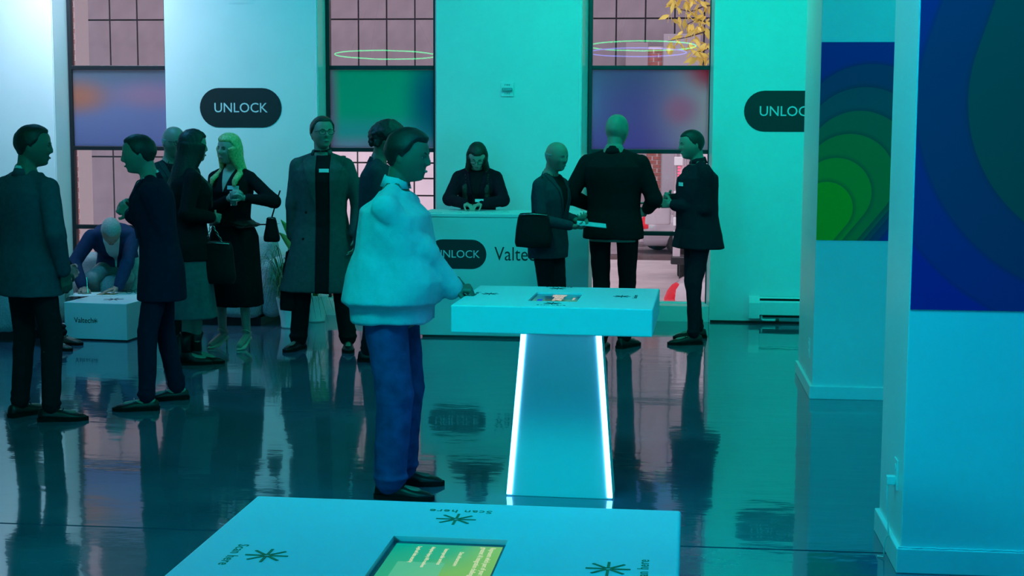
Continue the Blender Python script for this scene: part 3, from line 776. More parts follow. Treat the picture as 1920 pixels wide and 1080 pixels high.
# near kiosk
nbl, nbr, nfr = P(482, 929, KH), P(1277, 957, KH), P(1283, 1079, KH)
xd = (nbr - nbl).normalized(); rzn = math.atan2(xd.y, xd.x); Wn = (nbr - nbl).length; yd = Vector((-xd.y, xd.x, 0))
fbr, ffr, ffl = P(1221, 541, KH), P(1224, 580, KH), P(845, 572, KH)
Df = abs((fbr - ffr).dot(yd)); DEP = max(.72, Df)
print('kiosk W near', Wn, 'far', (ffr - ffl).length, 'D far', Df, 'rz', math.degrees(rzn), 'YW', YW)
cn = (nbl + nbr) / 2 - yd * DEP / 2
def nl(px, py, z=KH): return local_of(cn, rzn, P(px, py, z))
s1 = nl(738, 1005); s2 = nl(953, 1012)
scr = (s1.x, s2.x, s1.y - .34, (s1.y + s2.y) / 2)
m1, m2, m3 = nl(500, 1042), nl(855, 974), nl(1140, 1067)
MK_NEAR = [(m1.x, m1.y, (0, -1), (1, 0)), (m2.x, m2.y, (-1, 0), (0, -1)), (m3.x, m3.y, (0, 1), (-1, 0)), (m2.x, scr[2] - .05, (1, 0), (0, 1))]
kiosk(nbl, nbr, nbr - yd * DEP, 'near white kiosk cut by the bottom edge, with a green question screen', scr, True)
# far kiosk
xdf = (ffr - ffl).normalized(); rzf = math.atan2(xdf.y, xdf.x); ydf = Vector((-xdf.y, xdf.x, 0))
fbl = ffl + ydf * Df - xdf * 0.0; fbr2 = ffr + ydf * Df
cf = (fbl + fbr2) / 2 - ydf * Df / 2
def fl_(px, py, z=KH): return local_of(cf, rzf, P(px, py, z))
a1, a2, a3, a4 = fl_(1004, 547), fl_(1090, 549), fl_(1086, 566), fl_(993, 564)
scf = ((a1.x + a4.x) / 2, (a2.x + a3.x) / 2, (a3.y + a4.y) / 2, (a1.y + a2.y) / 2)
b1, b2, b3, b4 = fl_(919, 551), fl_(1046, 541), fl_(1166, 556), fl_(1036, 569)
MK_FAR = [(b1.x, b1.y, (0, -1), (1, 0)), (b2.x, b2.y, (-1, 0), (0, -1)), (b3.x, b3.y, (0, 1), (-1, 0)), (b4.x, b4.y, (1, 0), (0, 1))]
st_ = fl_(1037, 628, KH - .125); STX = st_.x
kiosk(fbl, fbr2, ffr, 'far white kiosk with glowing edge strips, beside the man in the pale sweater', scf, False)

# ================================================================== COUNTER
cl, cr = P(787, 632), P(1104, 633)
cz = Q(900, 401, cl.y).z
CD = .62
r = empty('reception_counter', ((cl.x + cr.x) / 2, cl.y + CD / 2, 0), 0, 'white reception counter with dark lettering in front of the wall', 'counter')
w2 = (cr.x - cl.x) / 2
MB().box((-w2, -CD/2, .02), (w2, CD/2, cz - .03)).build('counter_body', M['deskwhite'], r, bevel=.004)
MB().box((-w2 - .004, -CD/2 - .004, cz - .029), (w2 + .004, CD/2 + .004, cz)).build('counter_top', M['deskwhite'], r, bevel=.004)
MB().box((-w2 + .02, -CD/2 + .02, 0), (w2 - .02, CD/2 - .02, .02)).build('plinth', M['frame'], r)
def cf_(px, py): q_ = Q(px, py, cl.y); return Vector((q_.x - r.location.x, -CD/2, q_.z))
pa, pb, pt, pu = cf_(803, 477), cf_(912, 477), cf_(860, 449), cf_(860, 504)
sg = (pb.x - pa.x); shh = pt.z - pu.z
n = 16; poly = []
for s_, a0 in ((1, -90), (-1, 90)):
    for k in range(n + 1):
        t = R_(a0 + 180 * k / n); poly.append((s_ * (sg / 2 - shh / 2) + shh / 2 * math.cos(t), shh / 2 * math.sin(t)))
mc = Matrix.Translation(((pa.x + pb.x) / 2, -CD/2, (pt.z + pu.z) / 2)) @ Matrix.Rotation(math.pi/2, 4, 'X')
MB().prism(poly, 0, .0015, mc).build('black_logo_plate', M['black'], r)
text('UNLOCK', shh * .37, mc @ Matrix.Translation((0, -.002, .002)), M['cutout'], r, bold=.0003)
q1 = cf_(927, 477); q2 = cf_(1058, 477)
text('Valtech', .162, Matrix.Translation((q1.x, -CD/2 - .0004, q1.z)) @ Matrix.Rotation(math.pi/2, 4, 'X'), M['ink'], r, align='LEFT', xs=.84)
asterisk(.085, Matrix.Translation((cf_(1037, 477).x, -CD/2 - .0006, q1.z)) @ Matrix.Rotation(math.pi/2, 4, 'X'), M['ink'], r, w=.011, gap=.18)
# badges laid out on the counter
bd = mat('badge_card', (.60, .72, .72), .4)
for k, (px, w) in enumerate([(860, .09), (932, .10), (950, .08), (822, .09)]):
    q_ = P(px, 397, cz)
    o = MB().box((-w/2, -.035, 0), (w/2, .035, .006)).build('name_badge', bd, None, bevel=.001); o.location = (q_.x, cl.y + .10 + .05 * (k % 3), cz + .0002); o.rotation_euler = (0, 0, .1 * (k % 3 - 1))
    tag(o, ('name badge card on the counter, just left of the hands of the woman there', 'name badge card on the counter, just right of the hands of the woman there', 'rightmost name badge card on the reception counter', 'leftmost name badge card on the reception counter')[k], 'badge', 'name badges on the counter')

# ================================================================== LOW WHITE TABLE
t0, t1 = P(122, 637), P(239, 641)
xdt = (t1 - t0).normalized(); rzt = math.atan2(xdt.y, xdt.x); Wt = (t1 - t0).length; ydt = Vector((-xdt.y, xdt.x, 0))
TZ = Q(239, 570, t1.y).z; TD = .78
ct = (t0 + t1) / 2 + ydt * TD / 2
r = empty('low_table', (ct.x, ct.y, 0), rzt, 'low white box table with dark lettering in front of the seated writing man', 'table')
MB().box((-Wt/2, -TD/2, .012), (Wt/2, TD/2, TZ)).build('table_body', M['white'], r, bevel=.004)
MB().box((-Wt/2 + .01, -TD/2 + .01, 0), (Wt/2 - .01, TD/2 - .01, .012)).build('plinth', M['frame'], r)
lm = Matrix.Translation((-Wt/2 + .085, -TD/2 - .0004, TZ * .53)) @ Matrix.Rotation(math.pi/2, 4, 'X')
text('Valtech', .062, lm, M['ink'], r, align='LEFT', xs=.92, bold=.0003)
asterisk(.022, Matrix.Translation((-Wt/2 + .272, -TD/2 - .0006, TZ * .53)) @ Matrix.Rotation(math.pi/2, 4, 'X'), M['ink'], r, w=.0035)
text('Valtech', .062, Matrix.Translation((Wt/2 + .0004, -.1, TZ * .53)) @ Matrix.Rotation(math.pi/2, 4, 'Z') @ Matrix.Rotation(math.pi/2, 4, 'X'), M['ink'], r, align='LEFT', xs=.92)
asterisk(.085, Matrix.Translation((.03, -.12, TZ + .0002)), M['ink'], r, w=.011)
TROOT = r
def on_table(px, py):
    return P(px, py, TZ)
paper = mat('paper', (.80, .82, .84), .7)
for (px, py, w, d, a, lb) in [(160, 552, .22, .30, .2, 'white sheet of paper at the left on the low table'), (205, 552, .20, .28, -.15, 'sheet of paper under the writing hands on the low table')]:
    q_ = on_table(px, py); o = MB().box((-w/2, -d/2, 0), (w/2, d/2, .0012)).build('paper_sheet', paper); o.location = (q_.x, q_.y, TZ + .0004 + .0014 * (px > 200)); o.rotation_euler = (0, 0, a)
    tag(o, lb, 'paper')
q_ = on_table(202, 552)
o = MB().box((-.075, -.05, 0), (.075, .05, .004)).build('envelope', mat('brown_paper', (.45, .25, .10), .7), bevel=.001); o.location = (q_.x, q_.y - .01, TZ + .0036)
tag(o, 'small brown envelope on the low table', 'envelope')
def glasses_mesh(parent, mt, fm, lensm, w=.062, tl=.14):
    def tr(p): return mt @ Vector(p)
    for s in (-1, 1):
        pts = [tr((s * .034 + .026 * math.cos(t), 0, .019 * math.sin(t))) for t in [2*math.pi*k/20 for k in range(21)]]
        MB().tube(pts, .0020, n=6).build('rim', fm, parent, smooth=True)
        MB().tube([tr((s * .060, 0, .008)), tr((s * .068, .008, .008)), tr((s * .072, .05, .006)), tr((s * .074, tl * .75, .002)), tr((s * .072, tl, -.022))], .0020, n=6).build('temple', fm, parent, smooth=True)
    MB().tube([tr((-.009, 0, .006)), tr((0, -.003, .010)), tr((.009, 0, .006))], .0018, n=6).build('bridge', fm, parent, smooth=True)
g = on_table(250, 551)
gr = empty('eyeglasses', (g.x, g.y, TZ + .021), .5, 'folded-open eyeglasses lying on the low table', 'glasses')
glasses_mesh(gr, Matrix.Identity(4), M['frame'], None)

# ================================================================== SOFAS
boucle = mat('boucle', (.42, .46, .48), .95, noise=.25, nscale=120, bump=1.0, bscale=140, sheen=.3)
def puff(mb_parts, name, parent, seed, m=boucle, vox=.022, amp=.006):
    me = remesh(mb_parts, vox, 4)
    displace(me, lambda co, no: amp * waves(co, 14, seed) + .004 * waves(co, 110, seed + 5))
    return link(name, me, m, parent)
def rbox(a, b, r=.07):
    """rounded block made from a bevelled box"""
    x0, y0, z0 = a; x1, y1, z1 = b; mb = MB()
    secs = []
    for k in range(7):
        t = R_(-90 + 180 * k / 6); z = (z0 + r if t < 0 else z1 - r) + r * math.sin(t) if k != 3 else (z0 + z1) / 2
        ins = r * (1 - math.cos(t)) if k != 3 else 0
        q = []
        for (cx, cy, a0) in ((x1 - r, y1 - r, 0), (x0 + r, y1 - r, 90), (x0 + r, y0 + r, 180), (x1 - r, y0 + r, 270)):
            for j in range(5):
                aa = R_(a0 + 22.5 * j); rr = max(r - ins, .001)
                q.append(Vector((cx + rr * math.cos(aa), cy + rr * math.sin(aa), z)))
        secs.append(q)
    return mb.loft(secs)
def seat_unit(name, loc, rz, w, label, cat, n_seg, d=.86, h=.75):
    r = empty(name, loc, rz, label, cat)
    sw = w / n_seg
    for k in range(n_seg):
        x0 = -w/2 + k * sw
        puff(rbox((x0 + .006, -d/2, .07), (x0 + sw - .006, d/2 - .16, .42), .085), 'seat_cushion', r, k)
        puff(rbox((x0 + .006, d/2 - .28, .30), (x0 + sw - .006, d/2, h), .10), 'back_cushion', r, k + 9)
    for s in (-1, 1):
        x = s * (w/2 + .06)
        puff(rbox((x - .10, -d/2 + .04, .07), (x + .10, d/2, .58), .095), 'armrest', r, 20 + s)
    MB().box((-w/2 + .02, -d/2 + .08, 0), (w/2 - .02, d/2 - .06, .075)).build('base', M['frame'], r)
    return r
so = P(445, 607)
seat_unit('boucle_sofa', (P(404, 604).x, YW - .08 - .40, 0), 0, .98, 'grey boucle sofa against the wall behind the blonde woman', 'sofa', 2, d=.80)
seat_unit('boucle_armchair', (P(196, 604).x, YW - .50, 0), 0, .52, 'grey boucle armchair under the writing man', 'armchair', 1, d=.85)
ARM2 = (P(30, 628).x - .05, P(30, 628).y + .02)
seat_unit('boucle_armchair', (ARM2[0], ARM2[1], 0), R_(75), .55, 'grey boucle armchair at the far left behind the man with his back turned', 'armchair', 1, d=.80)

# ================================================================== PLANTS
soil = mat('soil', (.03, .02, .015), .95, noise=.4, nscale=60)
potm = mat('white_pot', (.78, .80, .80), .4)
def pot(r, rt, rb, h):
    MB().lathe([(rb * .9, 0), (rb, .01), (rb * 1.06, h * .3), (rt, h), (rt - .012, h), (rt - .02, h * .9), (rt - .02, h * .88)], n=40).build('pot', potm, r, auto=True)
    MB().lathe([(rt - .021, h * .84), (rt - .021, h * .91), (.02, h * .93)], n=24).build('soil', soil, r)
def strips(root, curves, m, name, taper=True, w=.010):
    for pts in curves:
        n_ = len(pts); L = []; Rr = []
        mb = MB(); secs = []
        for i, p in enumerate(pts):
            d = (pts[min(i+1, n_-1)] - pts[max(i-1, 0)]).normalized(); sd = d.cross(Vector((0, 0, 1))); sd = sd.normalized() if sd.length > .01 else Vector((1, 0, 0))
            up = sd.cross(d).normalized(); t = i / (n_ - 1); ww = w * (1 - t ** 2.5) + .0004
            secs.append([p - sd * ww, p + up * .0012, p + sd * ww, p - up * .0012])
        mb.loft(secs); mb.build(name, m, root, smooth=True)
grass = mat('grass_leaf', (.05, .12, .04), .5, noise=.4, nscale=10)
pp = P(540, 617)
gp = empty('grass_plant', (pp.x, pp.y + .10, 0), 0, 'spiky arching grass plant in a white pot behind the man in the long coat', 'plant')
pot(gp, .125, .085, .265)
rnd = random.Random(11); cv = []
for k in range(110):
    a = rnd.uniform(0, 2 * math.pi); R0 = rnd.uniform(.14, .34); h = rnd.uniform(.12, .50); dr = rnd.uniform(.05, .40)
    b = Vector((.05 * math.cos(a), .05 * math.sin(a), .24)); wob = rnd.uniform(-.6, .6)
    pts = []
    for i in range(9):
        t = i / 8; aa = a + wob * t
        pts.append(b + Vector((R0 * t ** .9 * math.cos(aa), R0 * t ** .9 * math.sin(aa), h * math.sin(min(t * 1.15, 1) * math.pi * .62) * 1.05 - dr * t ** 3)))
    pts = [Vector((p.x, p.y, max(p.z, .06))) for p in pts]
    cv.append(pts)
strips(gp, cv, grass, 'leaf', w=.0045)
pp = P(592, 606)
bp = empty('leafy_plant', (pp.x - .03, pp.y + .12, 0), 0, 'broad-leaved plant in a white pot, mostly hidden behind the man in the long coat', 'plant')
pot(bp, .12, .085, .24)
leafg = mat('broad_leaf', (.10, .34, .08), .4, noise=.2, nscale=6)
cv = []
tips = [(527, 412), (524, 436), (560, 395), (575, 420), (600, 400), (550, 450), (612, 440)]
for i, (tx_, ty_) in enumerate(tips):
    tip = Q(tx_, ty_, bp.location.y + rnd.uniform(-.1, .05)) - Vector(bp.location)
    b = Vector((.02 * math.cos(i), .02 * math.sin(i), .22)); pts = []
    mid = b.lerp(tip, .55) + Vector((0, 0, .14))
    for k in range(10):
        t = k / 9; pts.append(b * (1-t)**2 + mid * 2 * t * (1-t) + tip * t**2)
    MB().tube(pts[:6], .006, n=6).build('stem', leafg, bp, smooth=True)
    secs = []
    for k, p in enumerate(pts[3:]):
        t = k / 6; d = (tip - mid).normalized(); sd = d.cross(Vector((0, 1, .2))).normalized(); ww = .040 * math.sin(math.pi * min(t * .9 + .08, 1)) + .001
        secs.append([p - sd * ww + Vector((0, -.004, 0)), p + Vector((0, .006, 0)), p + sd * ww + Vector((0, -.004, 0)), p + Vector((0, .003, 0))])
    MB().loft(secs).build('leaf', leafg, bp, smooth=True)

# ================================================================== RING LAMPS (out of frame, mirrored in the glass)
def ring(px, py, wpx, d, color, strength, label, tub=.008):
    """ring lamp whose mirror image in the glass stands at the given pixel; d = its distance in front of the glass"""
    vq = Q(px, py, GY + d); rad = wpx / 2 * (GY + d) / F_PX
    loc = Vector((vq.x, GY - d, vq.z))
    r = empty('ring_lamp', loc, 0, label, 'lamp', 'hanging ring lamps')
    r.rotation_euler = (R_(2.2), 0, 0)
    pts = [Vector((rad * math.cos(t), rad * math.sin(t), 0)) for t in [2*math.pi*k/48 for k in range(49)]]
    MB().tube(pts, tub, n=8, caps=False).build('glowing_tube', emis('ring_glow_%s' % py, color, strength), r, smooth=True)
    for k in range(3):
        a = 2 * math.pi * k / 3; p = Vector((rad * math.cos(a), rad * math.sin(a), 0))
        MB().tube([p, Vector((0, 0, ZC - loc.z - .08))], .003, n=5).build('wire', M['frame'], r)
    return r
ring(722, 103, 190, 6.6, (0, 1, .30), 8.0, 'green glowing ring lamp mirrored in the middle window')
ring(1205, 86, 196, 6.6, (0, 1, .30), 8.0, 'green glowing ring lamp mirrored in the right window')
ring(1195, 98, 180, 6.3, (.15, .25, 1), 7.0, 'blue glowing ring lamp mirrored in the right window')
# ================================================================== PEOPLE
def vlerp(a, b, t): return a + (b - a) * t
def sec_ellipse(c, xa, ya, a, b, n=24, e=2.4):
    out = []
    for k in range(n):
        t = 2 * math.pi * k / n; cc, ss = math.cos(t), math.sin(t)
        out.append(c + xa * (a * math.copysign(abs(cc) ** (2/e), cc)) + ya * (b * math.copysign(abs(ss) ** (2/e), ss)))
    return out
def ik(S, W, a, b, pole):
    d = W - S; L = d.length
    if L > (a + b) * .999: W = S + d.normalized() * (a + b) * .999; d = W - S; L = d.length
    u = d.normalized(); x = (a*a - b*b + L*L) / (2*L); h = math.sqrt(max(a*a - x*x, 0))
    p = Vector(pole); p = p - u * p.dot(u); p = p.normalized() if p.length > 1e-4 else Vector((0, 1, 0))
    return S + u * x + p * h, W

_ico = {}
def head_geo(fem=False):
    if fem in _ico: return _ico[fem]
    bm = bmesh.new(); bmesh.ops.create_icosphere(bm, subdivisions=5, radius=1)
    bm.verts.ensure_lookup_table()
    n = np.array([v.co[:] for v in bm.verts]); fs = [tuple(v.index for v in f.verts) for f in bm.faces]; bm.free()
    x, y, z = n[:, 0], n[:, 1], n[:, 2]
    p = n * np.array([.078, .100, .120])
    hi = np.clip(z, 0, 1) ** 1.5; p[:, 0] *= 1 + .15 * hi; p[:, 1] *= 1 + .10 * hi; p[:, 2] *= np.where(z > 0, .95, 1.0)
    low = np.clip(-z, 0, 1); back = (y > 0); fr = np.clip(-y, 0, 1)
    p[:, 0] *= 1 - (.34 if fem else .26) * low ** 1.8
    # rounder, higher skull at the back; throat side cut away under the jaw
    p[:, 1] = np.where(back, p[:, 1] * (1.04 - .50 * low ** 1.2), p[:, 1])
    p[:, 1] = np.where(y < 0, -np.abs(p[:, 1]) * 1.0, p[:, 1])
    # flatten the face into a vertical plane from brow to chin
    face = np.clip((-y - .05) / .45, 0, 1) * np.clip((.62 - np.abs(x)) / .35, 0, 1)
    target = -.0905 + .004 * np.abs(z + .05) + .9 * p[:, 0] ** 2 * 8
    wz = np.clip((z + 1.0) / .30, 0, 1) * np.clip((.62 - z) / .3, 0, 1)
    lowf = np.where(z < -.2, face * wz, face * wz * .55)
    p[:, 1] = p[:, 1] * (1 - lowf) + target * lowf
    def g(cx, cz, sx, sz): return np.exp(-((x - cx) / sx) ** 2 - ((z - cz) / sz) ** 2) * (y < 0)
    p[:, 1] -= .010 * g(0, .05, .12, .13) + .017 * g(0, -.10, .135, .10) + .019 * g(0, -.215, .15, .065)
    p[:, 1] -= .006 * (g(.13, -.235, .07, .05) + g(-.13, -.235, .07, .05))
    p[:, 1] += .010 * (g(.36, .03, .17, .09) + g(-.36, .03, .17, .09))
    p[:, 1] -= (.002 if fem else .005) * (g(.34, .20, .26, .08) + g(-.34, .20, .26, .08))
    p[:, 1] -= .004 * (g(.5, -.16, .2, .16) + g(-.5, -.16, .2, .16))
    p[:, 1] += .003 * g(0, -.36, .2, .05)
    p[:, 1] -= .007 * g(0, -.455, .24, .045) + .006 * g(0, -.56, .20, .045)
    p[:, 1] += .003 * g(0, -.507, .26, .018) + .005 * g(0, -.66, .3, .05)
    p[:, 1] -= .008 * g(0, -.84, .26, .13)
    p *= 1.04
    _ico[fem] = (n, p, fs); return _ico[fem]

SK = {
 'light': mat('skin_light', (.36, .21, .16), .5, noise=.04), 'tan': mat('skin_tan', (.22, .12, .085), .5, noise=.04), 'pale': mat('skin_pale', (.52, .34, .27), .5, noise=.03)}
M['eye'] = mat('eye_dark', (.03, .02, .02), .15); M['eyewhite'] = mat('eye_white', (.7, .68, .66), .3); M['lip'] = mat('lips', (.42, .13, .12), .45)
def cloth(name, c, rough=.9, bump=.3, bs=220, noise=.12, nscale=30, sheen=0): return mat(name, c, rough, spec=.08, noise=noise, nscale=nscale, bump=bump, bscale=bs)
C = {
 'grey_suit': cloth('grey_suit', (.072, .078, .105)), 'black': cloth('black_cloth', (.010, .011, .013)), 'navy': cloth('navy_cloth', (.010, .014, .034)),
 'blue_jacket': cloth('blue_jacket', (.020, .035, .09)), 'grey_coat': cloth('grey_coat', (.075, .085, .085)), 'pale_sweater': cloth('pale_sweater', (.50, .56, .62), noise=.05),
 'denim': cloth('denim', (.035, .065, .19), noise=.3, nscale=14), 'dark_trousers': cloth('dark_trousers', (.012, .014, .018)), 'grey_trousers': cloth('grey_trousers', (.24, .25, .27)),
 'grey_skirt': cloth('grey_skirt', (.10, .13, .14)), 'burgundy': cloth('burgundy_cloth', (.035, .010, .018)), 'teal_dark': cloth('teal_dark', (.016, .04, .042)),
 'shirt': cloth('shirt_white', (.62, .68, .70), noise=.03), 'dusk': cloth('dusky_cloth', (.028, .045, .06)), 'cardigan': cloth('cardigan', (.022, .016, .026)),
 'leather': mat('black_leather', (.007, .006, .006), .4, spec=.3, noise=.2), 'brownleather': mat('brown_leather', (.05, .03, .02), .35, noise=.2), 'nude': mat('nude_leather', (.62, .56, .40), .4),
 'sole': mat('sole_rubber', (.008, .008, .008), .8, spec=.1), 'hair_dark': mat('hair_dark', (.012, .009, .008), .5, noise=.5, nscale=90, bump=.2, bscale=160),
 'hair_brown': mat('hair_brown', (.035, .02, .012), .5, noise=.4, nscale=90, bump=.2, bscale=160), 'hair_blonde': mat('hair_blonde', (.70, .48, .20), .45, noise=.3, nscale=70, bump=.15, bscale=160),
 'hair_grey': mat('hair_grey', (.30, .28, .27), .7, noise=.3, nscale=120), 'tie': cloth('tie_cloth', (.02, .03, .08)), 'badge': mat('white_badge', (.80, .84, .82), .4), 'metal': mat('bag_metal', (.5, .5, .5), .25, metal=1), 'nylon': cloth('bag_nylon', (.012, .012, .014), rough=.5)}

TORSO = {'m': [(.82, .170, .115, .012), (.95, .172, .118, .012), (1.06, .152, .105, .004), (1.18, .158, .110, .0), (1.30, .176, .120, .0), (1.38, .170, .112, .006), (1.43, .138, .090, .012), (1.48, .088, .068, .016), (1.54, .056, .056, .018)],
         'f': [(.82, .175, .118, .014), (.93, .175, .118, .014), (1.08, .128, .095, .0), (1.18, .135, .100, .0), (1.30, .155, .122, -.008), (1.38, .145, .102, .002), (1.43, .115, .080, .008), (1.48, .068, .056, .014), (1.54, .048, .048, .014)]}

class Person: pass
def person(label, feet, phi, H=1.78, w=1.0, belly=0.0, lean=0, twist=0, head=(0, 0, 0), hands=(None, None), elbows=(None, None), handpose=('relaxed', 'relaxed'), palm=(None, None), hdir=(None, None),
           skin='light', fem=False, seat=None, root=None, knees=(None, None), ankles=None, lift=0.0, vox=.0068, footyaw=None):
    """builds the body of one person; feet = ((px,py),(px,py)) of left and right foot (person's own left), phi = facing (0 = towards the camera side, 90 = picture right)"""
    s = H / 1.8; p = Person(); p.s = s; p.fem = fem; p.w = w; p.phi = phi
    fl, fr = P(*feet[0]), P(*feet[1])
    rt = P(*root) if root is not None and not isinstance(root, Vector) else (root if root is not None else (fl + fr) / 2)
    p.root = empty('person', rt, R_(phi), label, 'person'); p.origin = rt.copy()
    Rz = Matrix.Rotation(R_(phi), 3, 'Z'); Ri = Rz.transposed()
    def loc(v): return Ri @ (Vector(v) - rt) / s       # world -> local, unscaled
    p.loc = loc; p.world = lambda v: rt + Rz @ (Vector(v) * s)
    px_ = lambda t: loc(Q(t[1], t[2], rt.y + t[3])) if t[0] == 'p' else (loc(rt + Vector(t[1:4])) if t[0] == 'w' else Vector(t[1:4]))
    pel = Vector((0, 0, 0))
    if seat is not None: pel = Vector((0, seat[1], seat[0] / s - .90))
    if lift: pel.z += lift
    L = R_(lean); TW = R_(twist); zb, zt = .95, 1.22
    def ang(z): return L * min(1, max(0, (z - zb) / (zt - zb)))
    def base(z):
        if z <= zb: return Vector((0, 0, z))
        c = Vector((0, 0, zb)); n = 14; dz = (z - zb) / n
        for i in range(n):
            a = ang(zb + (i + .5) * dz); c += Vector((0, -math.sin(a), math.cos(a))) * dz
        return c
    def basis(z):
        a = ang(z); t = TW * min(1, max(0, (z - .95) / .4))
        bk = Vector((0, math.cos(a), math.sin(a))); X_ = Vector((1, 0, 0))
        return X_ * math.cos(t) + bk * math.sin(t), bk * math.cos(t) - X_ * math.sin(t)
    def T(x, y, z):
        X_, B_ = basis(z); return base(z) + pel + X_ * x + B_ * y
    p.T = T; p.basis = basis
    tors = [(z, a * w, b * (w if z < 1.45 else 1) + (belly * max(0, 1 - abs(z - 1.05) / .22)), y - belly * .6 * max(0, 1 - abs(z - 1.05) / .22)) for z, a, b, y in TORSO['f' if fem else 'm']]
    p.tors = tors
    def tsec(z, a, b, y, n=28, e=2.5):
        X_, B_ = basis(z); return sec_ellipse(base(z) + pel + B_ * y, X_, B_, a, b, n, e)
    p.tsec = tsec
    # head
    hy, hp, hr = head
    nt = T(0, .0, 1.545)
    # head inherits the torso lean partly
    Rh = Matrix.Rotation(R_(hy), 3, 'Z') @ Matrix.Rotation(R_(hp), 3, 'X') @ Matrix.Rotation(R_(hr), 3, 'Y')
    hc = nt + Rh @ Vector((0, -.026, .108)); p.hc = hc; p.Rh = Rh
    # limbs
    sw = (.155 if fem else .178) * w
    p.S = [T(sw, .008, 1.405), T(-sw, .008, 1.405)]
    p.E = []; p.W = []
    for i in (0, 1):
        sg = 1 if i == 0 else -1
        tgt = hands[i]
        Wt_ = px_(tgt) if tgt is not None else p.S[i] + Vector((sg * .065, -.05, -.535))
        pole = Vector(elbows[i]) if elbows[i] is not None else Vector((sg * .5, .8, -.4))
        e, w2_ = ik(p.S[i], Wt_, .285, .262, pole); p.E.append(e); p.W.append(w2_)
    hx = .092 * (w if not fem else 1)
    p.Hh = [Vector((hx, .01, .92)) + pel, Vector((-hx, .01, .92)) + pel]
    ah = ankles if ankles is not None else (.085, .085)
    p.A = []; p.K = []; p.fy = []
    for i, f in enumerate((fl, fr)):
        a_ = loc(f); A = Vector((a_.x, a_.y, ah[i])); p.A.append(A)
        fy = footyaw[i] - phi if footyaw is not None else 0
        p.fy.append(fy)
        pole = Vector(knees[i]) if knees[i] is not None else Vector((math.sin(R_(fy)) * .6, -1, 0))
        ll = (A - p.Hh[i]).length; kf = min(1, ll * 1.004 / .855) if seat is None else 1.0
        k, _ = ik(p.Hh[i], A, .43 * kf, .425 * kf, pole); p.K.append(k)
    # ---------------- body mesh
    mb = MB()
    n, hp_, fs = head_geo(fem)
    hv = [hc + Rh @ Vector(v) for v in hp_]; mb.add(hv, fs)
    for sg in (1, -1): mb.ellipsoid(hc + Rh @ Vector((sg * .077, .012, -.006)), (.008, .018, .031), Rh)
    mb.capsule(T(0, .018, 1.44), hc + Rh @ Vector((0, .028, -.050)), (.047 if fem else .058) , (.046 if fem else .056), 16)
    for sg in (1, -1): mb.capsule(T(sg * .028, .022, 1.47), T(sg * .12, .012, 1.412), .040, .040, 12)
    mb.loft([tsec(z, a * .93, b * .90, y) for z, a, b, y in tors])
    for i in (0, 1):
        mb.capsule(p.S[i], p.E[i], .046, .036); mb.capsule(p.E[i], p.W[i], .037, .026)
        mb.capsule(p.Hh[i], p.K[i], .078, .052); mb.capsule(p.K[i], p.A[i], .050 if fem else .048, .034)
        d = (p.K[i] - p.A[i]).normalized(); bk = Vector((0, 1, 0))
        mb.capsule(p.K[i].lerp(p.A[i], .18) + bk * .012, p.K[i].lerp(p.A[i], .5) + bk * .008, .050, .036)
        fd = Vector((math.sin(R_(p.fy[i])), -math.cos(R_(p.fy[i])), 0)); z_ = p.A[i].z
        mb.capsule(p.A[i] - fd * .03 + Vector((0, 0, -.03)), Vector((p.A[i].x, p.A[i].y, .035)) + fd * .13, .030, .026)
        fl_dir = (p.W[i] - p.E[i]).normalized() if hdir[i] is None else (Rz.transposed() @ Vector(hdir[i])).normalized()
        sg = 1 if i == 0 else -1
        pn = Vector((-sg, -.2, 0)) if palm[i] is None else Ri @ Vector(palm[i])
        pn = (pn - fl_dir * pn.dot(fl_dir)).normalized()
        th = fl_dir.cross(pn) * (1 if i == 0 else -1)
        # thumb side: choose the one facing forward or up
        if th.dot(Vector((0, -1, .6))) < 0: th = -th
        hand_shapes(mb, p.W[i], fl_dir, pn, th, handpose[i], .92 if fem else 1.0)
    me = remesh(mb, vox, 1, scale=s, factor=.35)
    p.body = link('body', me, SK[skin], p.root)
    # face details
    for sg in (1, -1):
        c = (hc + Rh @ Vector((sg * .031, -.0800, .006))) * s
        e = MB().ellipsoid(c, (.0125 * s, .008 * s, .0065 * s), Rh, 10, 7).build('eye', M['eyewhite'], p.root, smooth=True)
        MB().ellipsoid(c + Rh @ Vector((0, -.0052 * s, 0)), (.0055 * s, .004 * s, .0055 * s), Rh, 8, 5).build('iris', M['eye'], e, smooth=True)
    MB().ellipsoid((hc + Rh @ Vector((0, -.0985, -.0605))) * s, (.021 * s, .007 * s, .0065 * s), Rh, 12, 7).build('lips', M['lip'], p.root, smooth=True)
    return p

